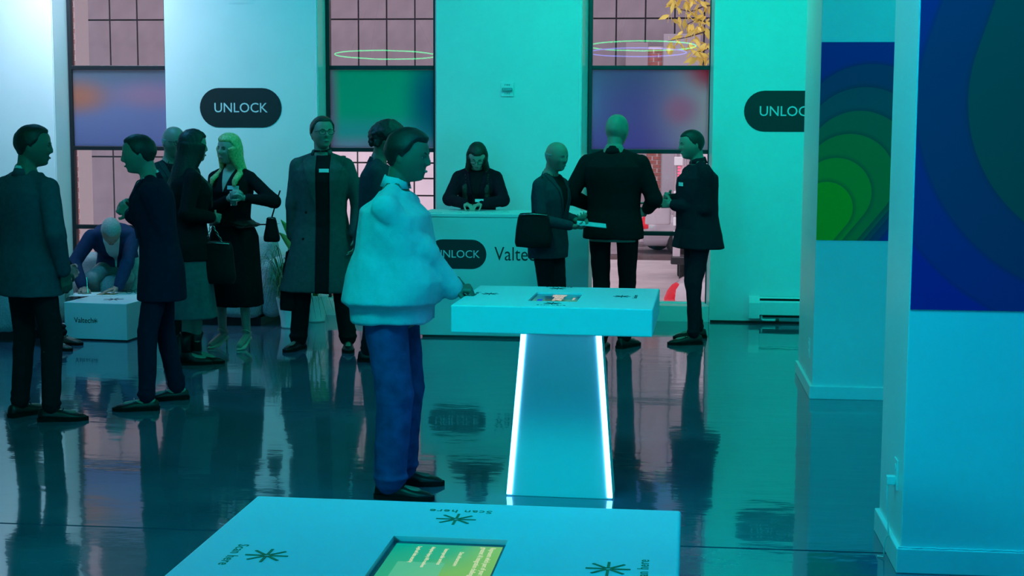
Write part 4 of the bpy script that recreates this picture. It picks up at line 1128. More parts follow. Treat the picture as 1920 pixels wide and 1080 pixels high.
def hand_shapes(mb, w, d, n, t, pose, k=1.0):
    cur = {'relaxed': (18, 26, 20), 'fist': (72, 82, 60), 'hold': (42, 46, 34), 'flat': (6, 8, 6)}[pose]
    mb.capsule(w - d * .02, w + d * .03, .025 * k, .024 * k)
    for j, off in enumerate((.030, .010, -.010, -.029)):
        kn = w + (d * (.088 - .004 * abs(j - 1)) + t * off) * k
        mb.capsule(w + (d * .015 + t * off * .55) * k, kn, .0135 * k, .0115 * k, 8)
        L = (.042, .047, .043, .034)[j] * k; pt = kn; a = 0; r = (.0092, .0095, .0090, .0080)[j] * k
        for q, (cu, f) in enumerate(zip(cur, (1, .66, .52))):
            a += R_(cu); dd = d * math.cos(a) + n * math.sin(a) + t * (.05 * (1.5 - j)); dd.normalize()
            nx = pt + dd * L * f; mb.capsule(pt, nx, r, r * .92, 8); pt = nx; r *= .93
    b = w + (d * .022 + t * .026) * k
    dd = (d * .62 + t * .66 + n * (.25 if pose != 'fist' else .7)).normalized(); p1 = b + dd * .042 * k
    mb.capsule(b, p1, .0135 * k, .0115 * k, 8)
    dd2 = (d * .8 + t * .25 + n * (.35 if pose not in ('fist', 'hold') else .9)).normalized(); p2 = p1 + dd2 * .032 * k; mb.capsule(p1, p2, .0108 * k, .0098 * k, 8)
    dd3 = (d * .8 - t * .1 + n * (.4 if pose not in ('fist', 'hold') else .9)).normalized(); mb.capsule(p2, p2 + dd3 * .024 * k, .0098 * k, .0085 * k, 8)

def fold_disp(amp, seed, an=(1, 1, .55), f=22):
    def fn(co, no):
        a = waves(co, f, seed, an); return amp * (.75 * a + .35 * waves(co, f * 2.1, seed + 3, an))
    return fn
def finish(p, mb, name, m, vox, amp, seed, sm=3, an=(1, 1, .55), f=22):
    me = remesh(mb, vox, sm, scale=p.s); displace(me, fold_disp(amp, seed, an, f)); return link(name, me, m, p.root)

def jacket(p, m, hem=.80, ease=.016, flare=.0, sleeve=(.060, .050, .043), amp=.0045, seed=1, name='jacket', vox=.0095, cuff=.93, bag=0.0, top=1.515, split=None):
    mb = MB(); secs = []
    zs = [hem + (.95 - hem) * k / 4 for k in range(4)] if hem < .93 else [hem]
    base_ = [q for q in p.tors if q[0] >= (.95 if hem < .93 else hem + .03) and q[0] <= top]
    z95 = [q for q in p.tors if abs(q[0] - (.95 if not p.fem else .93)) < .01][0]
    for z in zs:
        k = (.95 - z) / .5
        secs.append(p.tsec(z, z95[1] + ease + .004 + flare * k, z95[2] + ease + .004 + flare * k * .8, z95[3]))
    for z, a, b, y in base_:
        e = ease * (1.0 if z < 1.42 else .75); bb = bag * max(0, 1 - abs(z - 1.0) / .25)
        if z > 1.40: e = .010
        secs.append(p.tsec(z, a + e + bb, b + e + bb, y))
    mb.loft(secs)
    X_, B_ = p.basis(1.4)
    for i in (0, 1):
        sg = 1 if i == 0 else -1
        mb.capsule(p.T(sg * .030, .018, 1.478), p.S[i] + X_ * sg * .002 + p.basis(1.4)[1] * .002 + Vector((0, 0, .004)), .046, .056, 16)
        mb.capsule(p.S[i], p.E[i], sleeve[0], sleeve[1], 16)
        wr = p.E[i].lerp(p.W[i], cuff); mb.capsule(p.E[i], wr, sleeve[1], sleeve[2], 16)
        # folds at the elbow
        for t in (-.05, .0, .06): 
            q = p.E[i].lerp(p.S[i], t) if t > 0 else p.E[i].lerp(p.W[i], -t * 1.5); mb.ellipsoid(q, (sleeve[1] * 1.10,) * 3)
    o = finish(p, mb, name, m, vox, amp, seed); p.jacket = o
    return o
def planes_patch(p, src, planes, off, m, name, front=True, thick=.0025, parent=None, back=False):
    """a cloth piece cut from the surface of src: keeps the part inside all planes (point, outward normal), all in unscaled local coordinates"""
    bm = bmesh.new(); bm.from_mesh(src.data)
    for co, no in planes:
        g = bm.verts[:] + bm.edges[:] + bm.faces[:]
        bmesh.ops.bisect_plane(bm, geom=g, plane_co=Vector(co) * p.s, plane_no=Vector(no), clear_outer=True)
    X_, B_ = p.basis(1.3); fw = B_ if back else -B_
    if front:
        bm.normal_update()
        dele = [f for f in bm.faces if f.normal.dot(fw) < .05]
        bmesh.ops.delete(bm, geom=dele, context='FACES')
    if not bm.faces: bm.free(); return None
    # keep the largest connected piece only
    seen = set(); best = []
    for f0 in bm.faces:
        if f0 in seen: continue
        st = [f0]; seen.add(f0); comp = []
        while st:
            f = st.pop(); comp.append(f)
            for ed in f.edges:
                for f2 in ed.link_faces:
                    if f2 not in seen: seen.add(f2); st.append(f2)
        if len(comp) > len(best): best = comp
    bs_ = set(best); bmesh.ops.delete(bm, geom=[f for f in bm.faces if f not in bs_], context='FACES')
    bm.normal_update()
    bot = {v: v.co - v.normal * .004 * p.s for v in bm.verts}
    for v in bm.verts: v.co += v.normal * off * p.s
    r = bmesh.ops.solidify(bm, geom=bm.faces[:], thickness=(off + .003) * p.s)
    me = bpy.data.meshes.new(name); bm.to_mesh(me); bm.free()
    me.polygons.foreach_set('use_smooth', [True] * len(me.polygons))
    return link(name, me, m, parent or p.root)
def chest_dirs(p):
    X_, B_ = p.basis(1.3); U = X_.cross(B_); return X_, B_, U     # right-hand: x, back, up
def vpatch(p, m, zlow=1.14, zhigh=1.50, half=.075, off=.003, name='shirt', src=None):
    X_, B_, U = chest_dirs(p); src = src or p.jacket
    b = p.T(0, 0, zlow); h = zhigh - zlow
    pl = [(p.T(0, 0, zhigh), U)]
    for sg in (1, -1):
        nrm = (X_ * sg * h - U * half).normalized(); pl.append((b, nrm))
    return planes_patch(p, src, pl, off, m, name)
def lapels(p, m, zlow=1.14, zhigh=1.49, half=.075, width=.045, off=.007):
    X_, B_, U = chest_dirs(p); b = p.T(0, 0, zlow); h = zhigh - zlow
    for sg in (1, -1):
        nin = (X_ * -sg * h + U * half).normalized()          # keep the outside of the V edge
        nout = (X_ * sg * h - U * (half + width * .9)).normalized()
        planes_patch(p, p.jacket, [(b, nin), (b - U * .01, nout), (p.T(0, 0, zhigh), U), (b, -X_ * sg)], off, m, 'lapel')
def strip_patch(p, m, x0, x1, z0, z1, off=.003, name='shirt', src=None):
    X_, B_, U = chest_dirs(p)
    return planes_patch(p, src or p.jacket, [(p.T(x0, 0, 1.3), -X_), (p.T(x1, 0, 1.3), X_), (Vector((0, 0, 0)) + p.T(0, 0, z1), U), (p.T(0, 0, z0), -U)], off, m, name)
def collar(p, m, r=.064, h=.035, z=1.505, gap=35, name='collar', th=.005, up=.0):
    X_, B_ = p.basis(z); c0 = p.T(0, .018, z); c1 = p.T(0, .016, z + h)
    mb = MB(); secs = []
    n = 26
    for k in range(n + 1):
        a = R_(-90 + gap + (360 - 2 * gap) * k / n); u = X_ * math.cos(a) + B_ * math.sin(a)
        drop = .012 * (1 - abs(k - n / 2) / (n / 2)) 
        secs.append([c0 + u * (r + .010), c1 + u * (r - .006) + Vector((0, 0, drop)), c1 + u * (r - .006 - th) + Vector((0, 0, drop)), c0 + u * (r + .004 - th)])
    mb.loft(secs); me = mb.mesh(True, scale=p.s); return link(name, me, m, p.root)
def trousers(p, m, seed=3, thigh=.088, knee=.066, hemr=.055, amp=.005, name='trousers', low=.07, vox=.0095, waist=1.00):
    mb = MB()
    t95 = [q for q in p.tors if abs(q[0] - (.95 if not p.fem else .93)) < .01][0]
    zs = [(.84, .86), (.90, .97), (.96, .97), (waist, .86)]
    mb.loft([p.tsec(z, (t95[1] + .004) * k, (t95[2] + .004) * k, t95[3]) for z, k in zs])
    for i in (0, 1):
        mb.capsule(p.Hh[i] + Vector((0, 0, -.01)), p.K[i], thigh, knee, 16)
        A = p.A[i] + (p.K[i] - p.A[i]).normalized() * (low - .085 + .02)
        mb.capsule(p.K[i], A, knee, hemr, 16)
        for t, rr in ((.0, 1.06), (.06, 1.04)): mb.ellipsoid(p.K[i].lerp(A, t), (knee * rr,) * 3)
        mb.ellipsoid(A + Vector((0, -.004, .015)), (hemr * 1.12, hemr * 1.15, .028)); mb.ellipsoid(A + Vector((0, 0, .06)), (hemr * 1.05, hemr * 1.05, .02))
    p.trousers = finish(p, mb, name, m, vox, amp, seed, sm=2, an=(1, 1, .8), f=26); return p.trousers
def skirt(p, m, top=1.06, hem=.45, flare=.05, seed=5, name='skirt', amp=.006, a0=None):
    mb = MB(); secs = []
    w_ = [q for q in p.tors if abs(q[0] - 1.08) < .03][0]; h_ = [q for q in p.tors if .9 < q[0] < .96][0]
    secs = []
    for k in range(7):
        z = hem + (.93 - hem) * k / 6; t = 1 - k / 6
        secs.append(p.tsec(z, h_[1] + .018 + flare * t, h_[2] + .018 + flare * t, h_[3]))
    secs.append(p.tsec(top, w_[1] + .014, w_[2] + .014, w_[3])); mb.loft(secs)
    return finish(p, mb, name, m, .0095, amp, seed, an=(1, 1, .06), f=30)
def shoe(p, i, kind='oxford', m=None):
    s = p.s; A = p.A[i]; fy = R_(p.fy[i]); fd = Vector((math.sin(fy), -math.cos(fy), 0)); sd = Vector((math.cos(fy), math.sin(fy), 0))
    o = Vector((A.x, A.y, 0)); m = m or C['leather']
    if kind == 'heel':
        hz = A.z - .075                      # heel height
        mb = MB(); secs = []
        for (t, wd, z0, hh) in [(-.055, .020, hz, .020), (-.045, .028, hz, .034), (-.01, .028, hz * .80, .028), (.03, .028, hz * .45, .020), (.065, .034, .012, .024), (.10, .036, .004, .034), (.13, .028, .003, .026), (.155, .014, .003, .016), (.168, .003, .003, .008)]:
            secs.append([o + fd * t + sd * (wd * math.cos(a)) + Vector((0, 0, z0 + (hh * math.sin(a) if a <= math.pi else 0.0))) for a in [math.pi * k / 9 for k in range(10)]])
        sh = link('shoe', mb.loft(secs).mesh(True, scale=s), m, p.root)
        link('heel', MB().tube([o - fd * .047 + Vector((0, 0, hz + .004)), o - fd * .043 + Vector((0, 0, 0))], [.012, .005], n=8).mesh(True, scale=s), m, sh)
        pts = [o + fd * (.012 + .02 * math.sin(a)) + sd * (.038 * math.cos(a)) + Vector((0, 0, A.z - .012 + .022 * math.sin(a))) for a in [math.pi * k / 8 for k in range(9)]]
        link('ankle_strap', MB().tube(pts, .004, n=6).mesh(True, scale=s), m, sh); return sh
    mb = MB(); secs = []
    high = {'oxford': .085, 'boot': .24, 'sneaker': .085, 'loafer': .07}[kind]
    for (t, wd, h) in [(-.075, .020, .050), (-.068, .032, high * .9), (-.045, .037, high), (-.01, .038, high), (.03, .038, high * .88 if kind != 'boot' else .11), (.07, .041, .068), (.11, .045, .056), (.15, .044, .048), (.185, .034, .040), (.205, .018, .030), (.212, .004, .022)]:
        secs.append([o + fd * t + sd * (wd * math.cos(a) * (1 if math.sin(a) < .7 or t > .05 else .92)) + Vector((0, 0, .016 + (h - .016) * max(math.sin(a), 0) ** .8)) for a in [math.pi * k / 11 for k in range(12)]])
    sh = link('shoe', mb.loft(secs).mesh(True, scale=s), m, p.root)
    secs = []
    for (t, wd) in [(-.080, .016), (-.072, .034), (-.04, .040), (.0, .038), (.04, .038), (.08, .044), (.12, .049), (.155, .047), (.19, .037), (.212, .020), (.220, .004)]:
        secs.append([o + fd * t + sd * x * wd + Vector((0, 0, z)) for x, z in ((-1, 0), (1, 0), (1, .022), (-1, .022))])
    link('sole', MB().loft(secs).mesh(False, scale=s), C['sole'], sh)
    if kind in ('oxford', 'sneaker'):
        for t in (.035, .055, .075): 
            h = .078 - (t - .035) * .35
            link('lace', MB().tube([o + fd * (t - .006) - sd * .018 + Vector((0, 0, h)), o + fd * t + Vector((0, 0, h + .010)), o + fd * (t - .006) + sd * .018 + Vector((0, 0, h))], .0028, n=5).mesh(True, scale=s), C['sole'], sh)
    if kind == 'loafer':
        link('buckle', MB().tube([o + fd * .075 - sd * .03 + Vector((0, 0, .062)), o + fd * .08 + Vector((0, 0, .078)), o + fd * .075 + sd * .03 + Vector((0, 0, .062))], .0035, n=6).mesh(True, scale=s), C['metal'], sh)
    if kind == 'boot':
        link('shaft', MB().tube([A + Vector((0, 0, -.02)), A + Vector((0, 0, .06)), p.A[i].lerp(p.K[i], .30)], [.046, .044, .052], n=18).mesh(True, scale=s), m, sh)
    return sh
def shoes(p, kind='oxford', m=None):
    for i in (0, 1): shoe(p, i, kind, m)
def head_shell(p, thick, pred, noise=.0, seed=2, freq=60):
    n, q, fs = head_geo(p.fem); k = pred(n[:, 0], n[:, 1], n[:, 2]); k = np.clip(k, 0, 1); k = k * k * (3 - 2 * k)
    tt = np.clip((n[:, 2] + .35) / .75, 0, 1); tt = thick * (.35 + .65 * tt * tt * (3 - 2 * tt)); off = -.010 + (tt + .010) * k + noise * k * waves(q, freq, seed)
    nn = q / np.linalg.norm(q, axis=1)[:, None]; r = q + nn * off[:, None]
    M4 = np.array([list(x) for x in p.Rh]); r = r @ M4.T + np.array(p.hc[:])
    mb = MB(); mb.v = [tuple(v) for v in r]; mb.f = list(fs); return mb
def hairline(x, y, z, f0=.50, side=-.05, back=-.55, soft=.07, ear=True):
    # y=-1 forehead ... +1 back of the head
    line = np.interp(y, [-1, -.75, -.52, -.40, -.28, -.12, .02, .16, .30, .6, 1], [f0, f0 + .02, f0 + .04, f0 - .06, .22, .02, side - .10, side + .02, -.32, back, back])
    return (z - line) / soft
def hair(p, style, m):
    if style == 'short':
        mb = head_shell(p, .014, lambda x, y, z: hairline(x, y, z, f0=.63, soft=.14), noise=.0025, freq=130)
        # more volume on top
        me = mb.mesh(True, scale=p.s); o = link('hair', me, m, p.root)
    elif style == 'crop':
        o = link('hair', head_shell(p, .005, lambda x, y, z: hairline(x, y, z, f0=.55), noise=.0008).mesh(True, scale=p.s), m, p.root)
    elif style == 'fringe':
        o = link('hair', head_shell(p, .004, lambda x, y, z: np.minimum(hairline(x, y, z, f0=2.0), (.25 - z) / .1)).mesh(True, scale=p.s), m, p.root)
    elif style == 'beanie':
        o = link('hair', head_shell(p, .019, lambda x, y, z: hairline(x, y, z, f0=.55, side=-.05, back=-.55, soft=.16), noise=.003, freq=90).mesh(True, scale=p.s), m, p.root)
    elif style == 'curly':
        mb = head_shell(p, .034, lambda x, y, z: hairline(x, y, z, f0=.42, soft=.16), noise=.010, freq=75)
        rnd = random.Random(4)
        for k in range(150):
            d = Vector((rnd.gauss(0, 1), rnd.gauss(.35, 1), rnd.gauss(.5, .9))).normalized()
            if d.z < (.45 if d.y < -.3 else -.45 if d.y > .2 else .0): continue
            c = p.hc + p.Rh @ Vector((d.x * .100, d.y * .122, d.z * .140)); mb.ellipsoid(c, (.016, .016, .016), None, 8, 6)
        me = remesh(mb, .007, 1, scale=p.s); displace(me, lambda co, no: .003 * waves(co, 160, 9)); o = link('hair', me, m, p.root)
    elif style.startswith('long'):
        length = float(style[4:])
        mb = head_shell(p, .014, lambda x, y, z: hairline(x, y, z, f0=.52, side=-.5, back=-.9), noise=.001, freq=110)
        T = p.T; n_ = 38
        for k in range(n_):
            a = -128 + 256 * k / (n_ - 1); ar = R_(a); sx, cy = math.sin(ar), math.cos(ar)
            p0 = p.hc + p.Rh @ Vector((.082 * sx, .100 * cy + .004, .02)); p1 = p.hc + p.Rh @ Vector((.080 * sx, .088 * cy + .014, -.07))
            r_ = .105 if abs(a) > 90 else .10
            z2 = 1.47; p2 = T(r_ * sx * .95, (.085 * cy if cy > 0 else .065 * cy) + .02, z2) ; 
            wv = .004 * math.sin(k * 1.1)
            end = length + .015 * math.sin(k * 1.7)
            p3 = T(.115 * sx + wv, (.145 * cy if cy > 0 else -.135 * (1 if abs(a) > 100 else .9)) + (.0 if cy > 0 else .0), min(end + .14, 1.40)); p4 = T(.112 * sx - wv, (.150 * cy if cy > 0 else -.150), end)
            pts = [p0, p1, p2, p3, p4] if end < 1.36 else [p0, p1, p2]
            rad = [.020, .021, .022, .020, .010] if len(pts) == 5 else [.020, .021, .014]
            # smooth the path a little
            mb.tube(pts, rad, n=8)
        me = remesh(mb, .0075, 6, scale=p.s)
        X_, B_ = p.basis(1.4)
        def strands(co, no):
            a = np.arctan2(co[:, 0] - p.hc.x * p.s, co[:, 1] - p.hc.y * p.s); return .0022 * np.sin(a * 55 + 2 * np.sin(co[:, 2] * 22)) 
        displace(me, strands); o = link('hair', me, m, p.root)
    return o
def brows(p, m):
    for sg in (1, -1):
        pts = [(p.hc + p.Rh @ Vector((sg * x, y, z))) for x, y, z in ((.014, -.098, .024), (.030, -.094, .029), (.046, -.081, .024))]
        link('eyebrow', MB().tube(pts, [.0028, .0034, .0018], n=6).mesh(True, scale=p.s), m, p.root)
def specs(p, m=None):
    r = empty('glasses'); r.parent = p.root
    mt = Matrix.Translation((p.hc + p.Rh @ Vector((0, -.108, .006))) * p.s) @ p.Rh.to_4x4() @ Matrix.Scale(p.s, 4)
    glasses_mesh(r, mt, m or M['frame'], None, tl=.115)
def chest_badge(p, x, z, w=.075, h=.028, src=None, name='name_tag'):
    X_, B_, U = chest_dirs(p); src = src or p.jacket
    bv = BVHTree.FromPolygons([v.co for v in src.data.vertices], [tuple(f.vertices) for f in src.data.polygons])
    o = (p.T(x, 0, z) - B_ * .5) * p.s; hit = bv.ray_cast(o, B_)
    if hit[0] is None: return
    y = (-B_ * .7 + hit[1] * .3).normalized(); Xa = (X_ - y * X_.dot(y)).normalized(); Ua = Xa.cross(-y) * 1.0
    c = hit[0] + y * .006; mb = MB()
    mt = Matrix((Xa, y, Ua)).transposed().to_4x4(); mt.translation = c
    mb.box((-w/2, -.003, -h/2), (w/2, .003, h/2), mt)
    return mb.build(name, C['badge'], p.root)
def button(p, x, z, src=None, m=None):
    X_, B_, U = chest_dirs(p); src = src or p.jacket
    bv = BVHTree.FromPolygons([v.co for v in src.data.vertices], [tuple(f.vertices) for f in src.data.polygons])
    zz = z; hit = bv.ray_cast((p.T(x, 0, z) - B_ * .5) * p.s, B_)
    if hit[0] is None: return
    MB().ellipsoid(hit[0], (.011, .005, .011), None, 12, 6).build('button', m or C['sole'], p.root, smooth=True)
def full_suit(p, jm, tm, shirtm=None, hem=.80, zlow=1.14, tie=False, seed=1, hair_style=None, hair_m=None, shoe_kind='oxford', lap=True, **kw):
    jacket(p, jm, hem=hem, seed=seed, **kw); trousers(p, tm, seed=seed + 2)
    if shirtm is not None:
        vpatch(p, shirtm, zlow=zlow); collar(p, shirtm, r=.062, h=.040, z=1.485)
        if tie: strip_patch(p, C['tie'], -.022, .022, zlow - .02, 1.49, off=.010, name='tie')
    if lap: lapels(p, jm, zlow=zlow)
    collar(p, jm, r=.071, h=.036, z=1.474, gap=50, name='jacket_collar', th=.010)
    shoes(p, shoe_kind)
    if hair_style: hair(p, hair_style, hair_m or C['hair_dark'])
    brows(p, hair_m or C['hair_dark'])

# 1 man at the left, back turned
p = person('man in a dark grey suit at the far left, back turned, hand in pocket', ((38, 780), (96, 789)), 152, H=1.77, w=1.08, head=(-48, 6, 0),
           hands=(('l', .27, -.03, .84), ('l', -.235, -.055, .90)), elbows=(None, (-1, .9, 0)), footyaw=(150, 105), skin='tan')
full_suit(p, C['grey_suit'], C['dark_trousers'], C['shirt'], hem=.76, seed=1, hair_style='short', flare=.03, sleeve=(.066, .056, .046))
# back vent seam
# 4 man in navy suit, profile left
p = person('man in a navy suit and tie striding left in front of the low white table', ((276, 769), (333, 749)), -74, H=1.72, w=1.05, lean=9, head=(-2, 10, 0),
           hands=(('p', 246, 402, -.05), ('p', 252, 392, .10)), handpose=('hold', 'hold'), footyaw=(-75, -68))
full_suit(p, C['navy'], C['navy'], C['shirt'], hem=.70, seed=5, tie=True, hair_style='short', shoe_kind='loafer', flare=.04, sleeve=(.070, .058, .048))
P4 = p
# 5 bald man with glasses
p = person('bald man with glasses in a dark teal jacket, standing behind the long-haired woman', ((318, 662), (340, 658)), 42, H=1.77, head=(8, 8, 0), footyaw=(30, 60),
           hands=(('l', .06, -.26, 1.10), ('l', -.16, -.22, 1.06)), handpose=('hold', 'relaxed'))
full_suit(p, C['teal_dark'], C['dark_trousers'], C['black'], seed=8, hair_style='fringe', hair_m=C['hair_grey'])
specs(p)
# 6 woman with long dark hair
p = person('woman with long dark hair in a black coat and grey midi skirt, turned away', ((348, 684), (368, 681)), 122, H=1.74, fem=True, w=1.12, lean=2, head=(8, 4, 0), footyaw=(110, 95),
           hands=(None, ('p', 398, 408, -.06)), elbows=(None, (-.6, .9, -.3)), handpose=('relaxed', 'fist'), ankles=(.12, .12))
jacket(p, C['black'], hem=.80, seed=12, flare=.05, ease=.026, sleeve=(.066, .055, .046), name='coat'); skirt(p, C['grey_skirt'], hem=.37, flare=.06, seed=13)
collar(p, C['black'], r=.066, h=.035, z=1.495, gap=40, name='coat_collar', th=.010)
shoes(p, 'boot'); hair(p, 'long1.20', C['hair_dark'])
W6 = p.world(p.W[1])
# 7 blonde woman
p = person('smiling blonde woman in a black belted dress holding a glass, in pale heels', ((463, 652), (418, 650)), -14, H=1.71, fem=True, w=1.08, head=(-14, 6, 4), footyaw=(-12, -30),
           hands=(('p', 456, 371, -.20), ('p', 430, 372, -.24)), elbows=((1, .5, -.5), (-1, .5, -.5)), handpose=('hold', 'hold'), palm=((-1, 0, .2), (1, 0, .2)), hdir=((-.8, -.3, .35), (.5, -.4, .5)), ankles=(.145, .145), skin='pale', vox=.006)
jacket(p, C['black'], hem=1.02, seed=15, ease=.012, sleeve=(.056, .052, .040), cuff=.86, name='dress_top')
skirt(p, C['black'], hem=.355, flare=.035, seed=16, name='dress_skirt')
planes_patch(p, p.jacket, [(p.T(0, 0, 1.06), Vector((0, 0, 1))), (p.T(0, 0, 1.02), Vector((0, 0, -1)))], .006, C['leather'], 'belt', front=False)
vpatch(p, SK['pale'], zlow=1.30, half=.06, name='neckline_skin'); 
shoes(p, 'heel', C['nude']); hair(p, 'long1.36', C['hair_blonde']); brows(p, C['hair_brown'])
chest_badge(p, .085, 1.335, w=.095, h=.03)
hw_ = (p.world(p.W[0]) + p.world(p.W[1])) / 2
g = empty('wine_glass', Q(438, 372, hw_.y - .05), 0, 'small glass held in the hands of the blonde woman', 'glass')
MB().lathe([(.001, -.055), (.024, -.055), (.025, -.050), (.030, .050), (.032, .055), (.030, .055), (.0225, -.045), (.001, -.048)], n=24).build('tumbler', mat('drinking_glass', (.8, .9, .9), .05, trans=.9), g, auto=True)
MB().lathe([(.001, -.044), (.0215, -.044), (.0255, .01), (.001, .01)], n=20).build('drink', mat('drink', (.35, .08, .06), .1), g, auto=True)
# her handbag on the hip
def bag(name, c, w, d, h, label, m, handle=None, rz=0.0, strap=None, taper=.8, chain=None, cat='bag'):
    r = empty(name, c, rz, label, cat)
    mb = MB(); secs = []
    for k in range(8):
        t = k / 7; z = -h/2 + h * t; ww = w/2 * (1 - (1 - taper) * t) * (.90 if k in (0, 7) else 1); dd = d/2 * (1 - .45 * t) * (.85 if k in (0, 7) else 1)
        secs.append(sec_ellipse(Vector((0, 0, z)), Vector((1, 0, 0)), Vector((0, 1, 0)), ww, dd, 28, 3.5))
    mb.loft(secs); me = remesh(mb, .010, 2); displace(me, lambda co, no: .006 * waves(co, 16, 3)); link('bag_body', me, m, r)
    MB().tube([Vector((-w/2*taper*.9, -d*.28, h/2 - .012)), Vector((0, -d*.30, h/2 - .004)), Vector((w/2*taper*.9, -d*.28, h/2 - .012))], .004, n=6).build('zip', C['metal'], r, smooth=True)
    if handle:
        for sy in (-1, 1):
            pts = [Vector((-w * .22, sy * d * .2, h/2 - .02)), Vector((-w * .18, sy * d * .15, h/2 + handle * .7)), Vector((0, sy * .008, h/2 + handle)), Vector((w * .18, sy * d * .15, h/2 + handle * .7)), Vector((w * .22, sy * d * .2, h/2 - .02))]
            MB().tube(pts, .007, n=8).build('handle', m, r, smooth=True)
    if strap:
        for a, b in strap:
            a = Vector(a) - Vector(c); b = Vector(b) - Vector(c)
            if chain:
                n_ = int((b - a).length / .022); mb = MB()
                for k in range(n_):
                    q0 = a.lerp(b, k / n_); q1 = a.lerp(b, (k + 1) / n_); dx = Vector((.007, 0, 0)) if k % 2 else Vector((0, .007, 0))
                    mb.tube([q0 - dx * .3, q0 + dx, q1 + dx, q1 - dx * .3, q1 - dx, q0 - dx, q0 - dx * .3], .0028, n=5)
                mb.build('chain_strap', C['metal'], r, smooth=True)
            else: MB().tube([a, a.lerp(b, .5) + Vector((0, -.01, 0)), b], .006, n=6).build('strap', m, r, smooth=True)
    return r
q = Q(509, 430, p.origin.y - .02)
sh7 = p.world(p.S[0] + Vector((-.03, 0, .07)))
bag('shoulder_bag', (q.x, q.y, q.z), .13, .09, .19, 'small black shoulder bag at the hip of the blonde woman', C['nylon'], strap=[((q.x, q.y, q.z + .08), (p.world(p.E[0]).x + .01, q.y + .07, q.z + .30))], taper=.55)
# bag of woman 6, on a chain
yb_ = W6.y - .02
q = Q(402, 492, yb_)
bag('chain_bag', tuple(q), .32, .13, .30, 'black handbag on a chain hanging from the hand of the long-haired woman', C['nylon'], strap=[(tuple(Q(417, 455, yb_)), (W6.x + .01, yb_, W6.z - .06)), (tuple(Q(385, 458, yb_)), (W6.x - .01, yb_ + .02, W6.z - .06))], chain=True, taper=.86)

# 8 man in the long coat
p = person('man with glasses in a long open grey coat over black, holding a black bag', ((653, 655), (560, 654)), 6, H=1.84, w=1.02, head=(26, -2, 0), footyaw=(12, -14),
           hands=(('p', 668, 440, -.06), ('p', 549, 463, -.02)), handpose=('relaxed', 'fist'), elbows=((1, .6, 0), (-1, .6, 0)), ankles=(.085, .085))
jacket(p, C['grey_coat'], hem=.46, seed=18, ease=.030, flare=.13, sleeve=(.066, .062, .056), name='coat', amp=.006); trousers(p, C['black'], seed=19, thigh=.095, knee=.075, hemr=.066)
strip_patch(p, C['black'], -.030, .075, .40, 1.50, off=.004, name='shirt')
X_, B_, U = chest_dirs(p)
for sg, x in ((1, .075), (-1, -.030)):
    planes_patch(p, p.jacket, [(p.T(x, 0, 1.12), X_ * -sg), (p.T(x + sg * .005, 0, 1.10), (X_ * sg - U * .28).normalized()), (p.T(0, 0, 1.475), U)], .012, C['grey_coat'], 'lapel')
collar(p, C['grey_coat'], r=.078, h=.034, z=1.49, gap=48, name='coat_collar', th=.011); collar(p, C['black'], r=.060, h=.022, z=1.515, gap=2, name='shirt_neck')
for x, z in ((-.105, 1.06), (-.125, .86)): button(p, x, z)
chest_badge(p, .035, 1.375, w=.075, h=.028)
shoes(p, 'oxford'); hair(p, 'short', C['hair_brown']); brows(p, C['hair_brown']); specs(p)
q = p.world(p.W[1] + (p.W[1] - p.E[1]).normalized() * .08)
bag('hand_bag', (q.x - .005, q.y, q.z - .30), .23, .15, .38, 'black bag with handles in the right hand of the man in the long coat', C['nylon'], handle=.11, taper=.62)

# 9 curly-haired man behind the man in the sweater
p = person('curly-haired person in a dark jacket right behind the man in the pale sweater', ((716, 684), (690, 678)), 96, H=1.80, lean=7, head=(4, 8, 0), hands=(('l', .12, -.30, 1.05), ('l', -.1, -.28, 1.02)), handpose=('hold', 'hold'), footyaw=(96, 92), skin='tan')
full_suit(p, C['dusk'], C['dark_trousers'], seed=22, hair_style='curly', hair_m=C['hair_dark'], lap=False)

# 10 man in the pale sweater at the far kiosk
p = person('man in a pale sweater and jeans standing side-on with his fist on the far kiosk', ((752, 908), (732, 934)), 84, H=1.76, w=1.08, belly=.045, lean=5, head=(-4, 8, 0), root=(738, 921),
           hands=(('w', .20, .20, 1.02), ('p', 862, 558, .06)), elbows=((.5, .8, -.5), (-.5, .9, -.6)), handpose=('hold', 'fist'), palm=((0, -.2, -1), (0, .3, -1)), hdir=((1, .1, -.1), (1, .12, .08)), footyaw=(92, 84), vox=.0045, skin='tan')
jacket(p, C['pale_sweater'], hem=.85, seed=25, ease=.040, sleeve=(.068, .082, .060), amp=.011, name='sweater', bag=.055, cuff=.95, vox=.009)
trousers(p, C['denim'], seed=26, thigh=.108, knee=.090, hemr=.078, amp=.008, name='jeans')
collar(p, C['pale_sweater'], r=.066, h=.045, z=1.495, gap=20, name='sweater_collar', th=.008); collar(p, C['tie'], r=.060, h=.030, z=1.51, gap=8, name='shirt_collar')
shoes(p, 'sneaker'); hair(p, 'beanie', C['hair_dark']); brows(p, C['hair_dark'])
d_ = (p.W[1] - p.E[1]).normalized()
wt = p.W[1] - d_ * .012
u_ = d_.cross(Vector((0, 0, 1))).normalized(); v_ = d_.cross(u_)
link('wrist_watch', MB().tube([wt + (u_ * math.cos(t) + v_ * math.sin(t)) * .030 for t in [2*math.pi*k/16 for k in range(17)]], .008, n=6).mesh(True, scale=p.s), C['metal'], p.root)
link('watch_face', MB().tube([wt - v_ * -.034 + u_*0, wt - v_ * -.042], .019, n=14).mesh(False, scale=p.s), C['black'], p.root)
wt = p.W[1] + d_ * .022
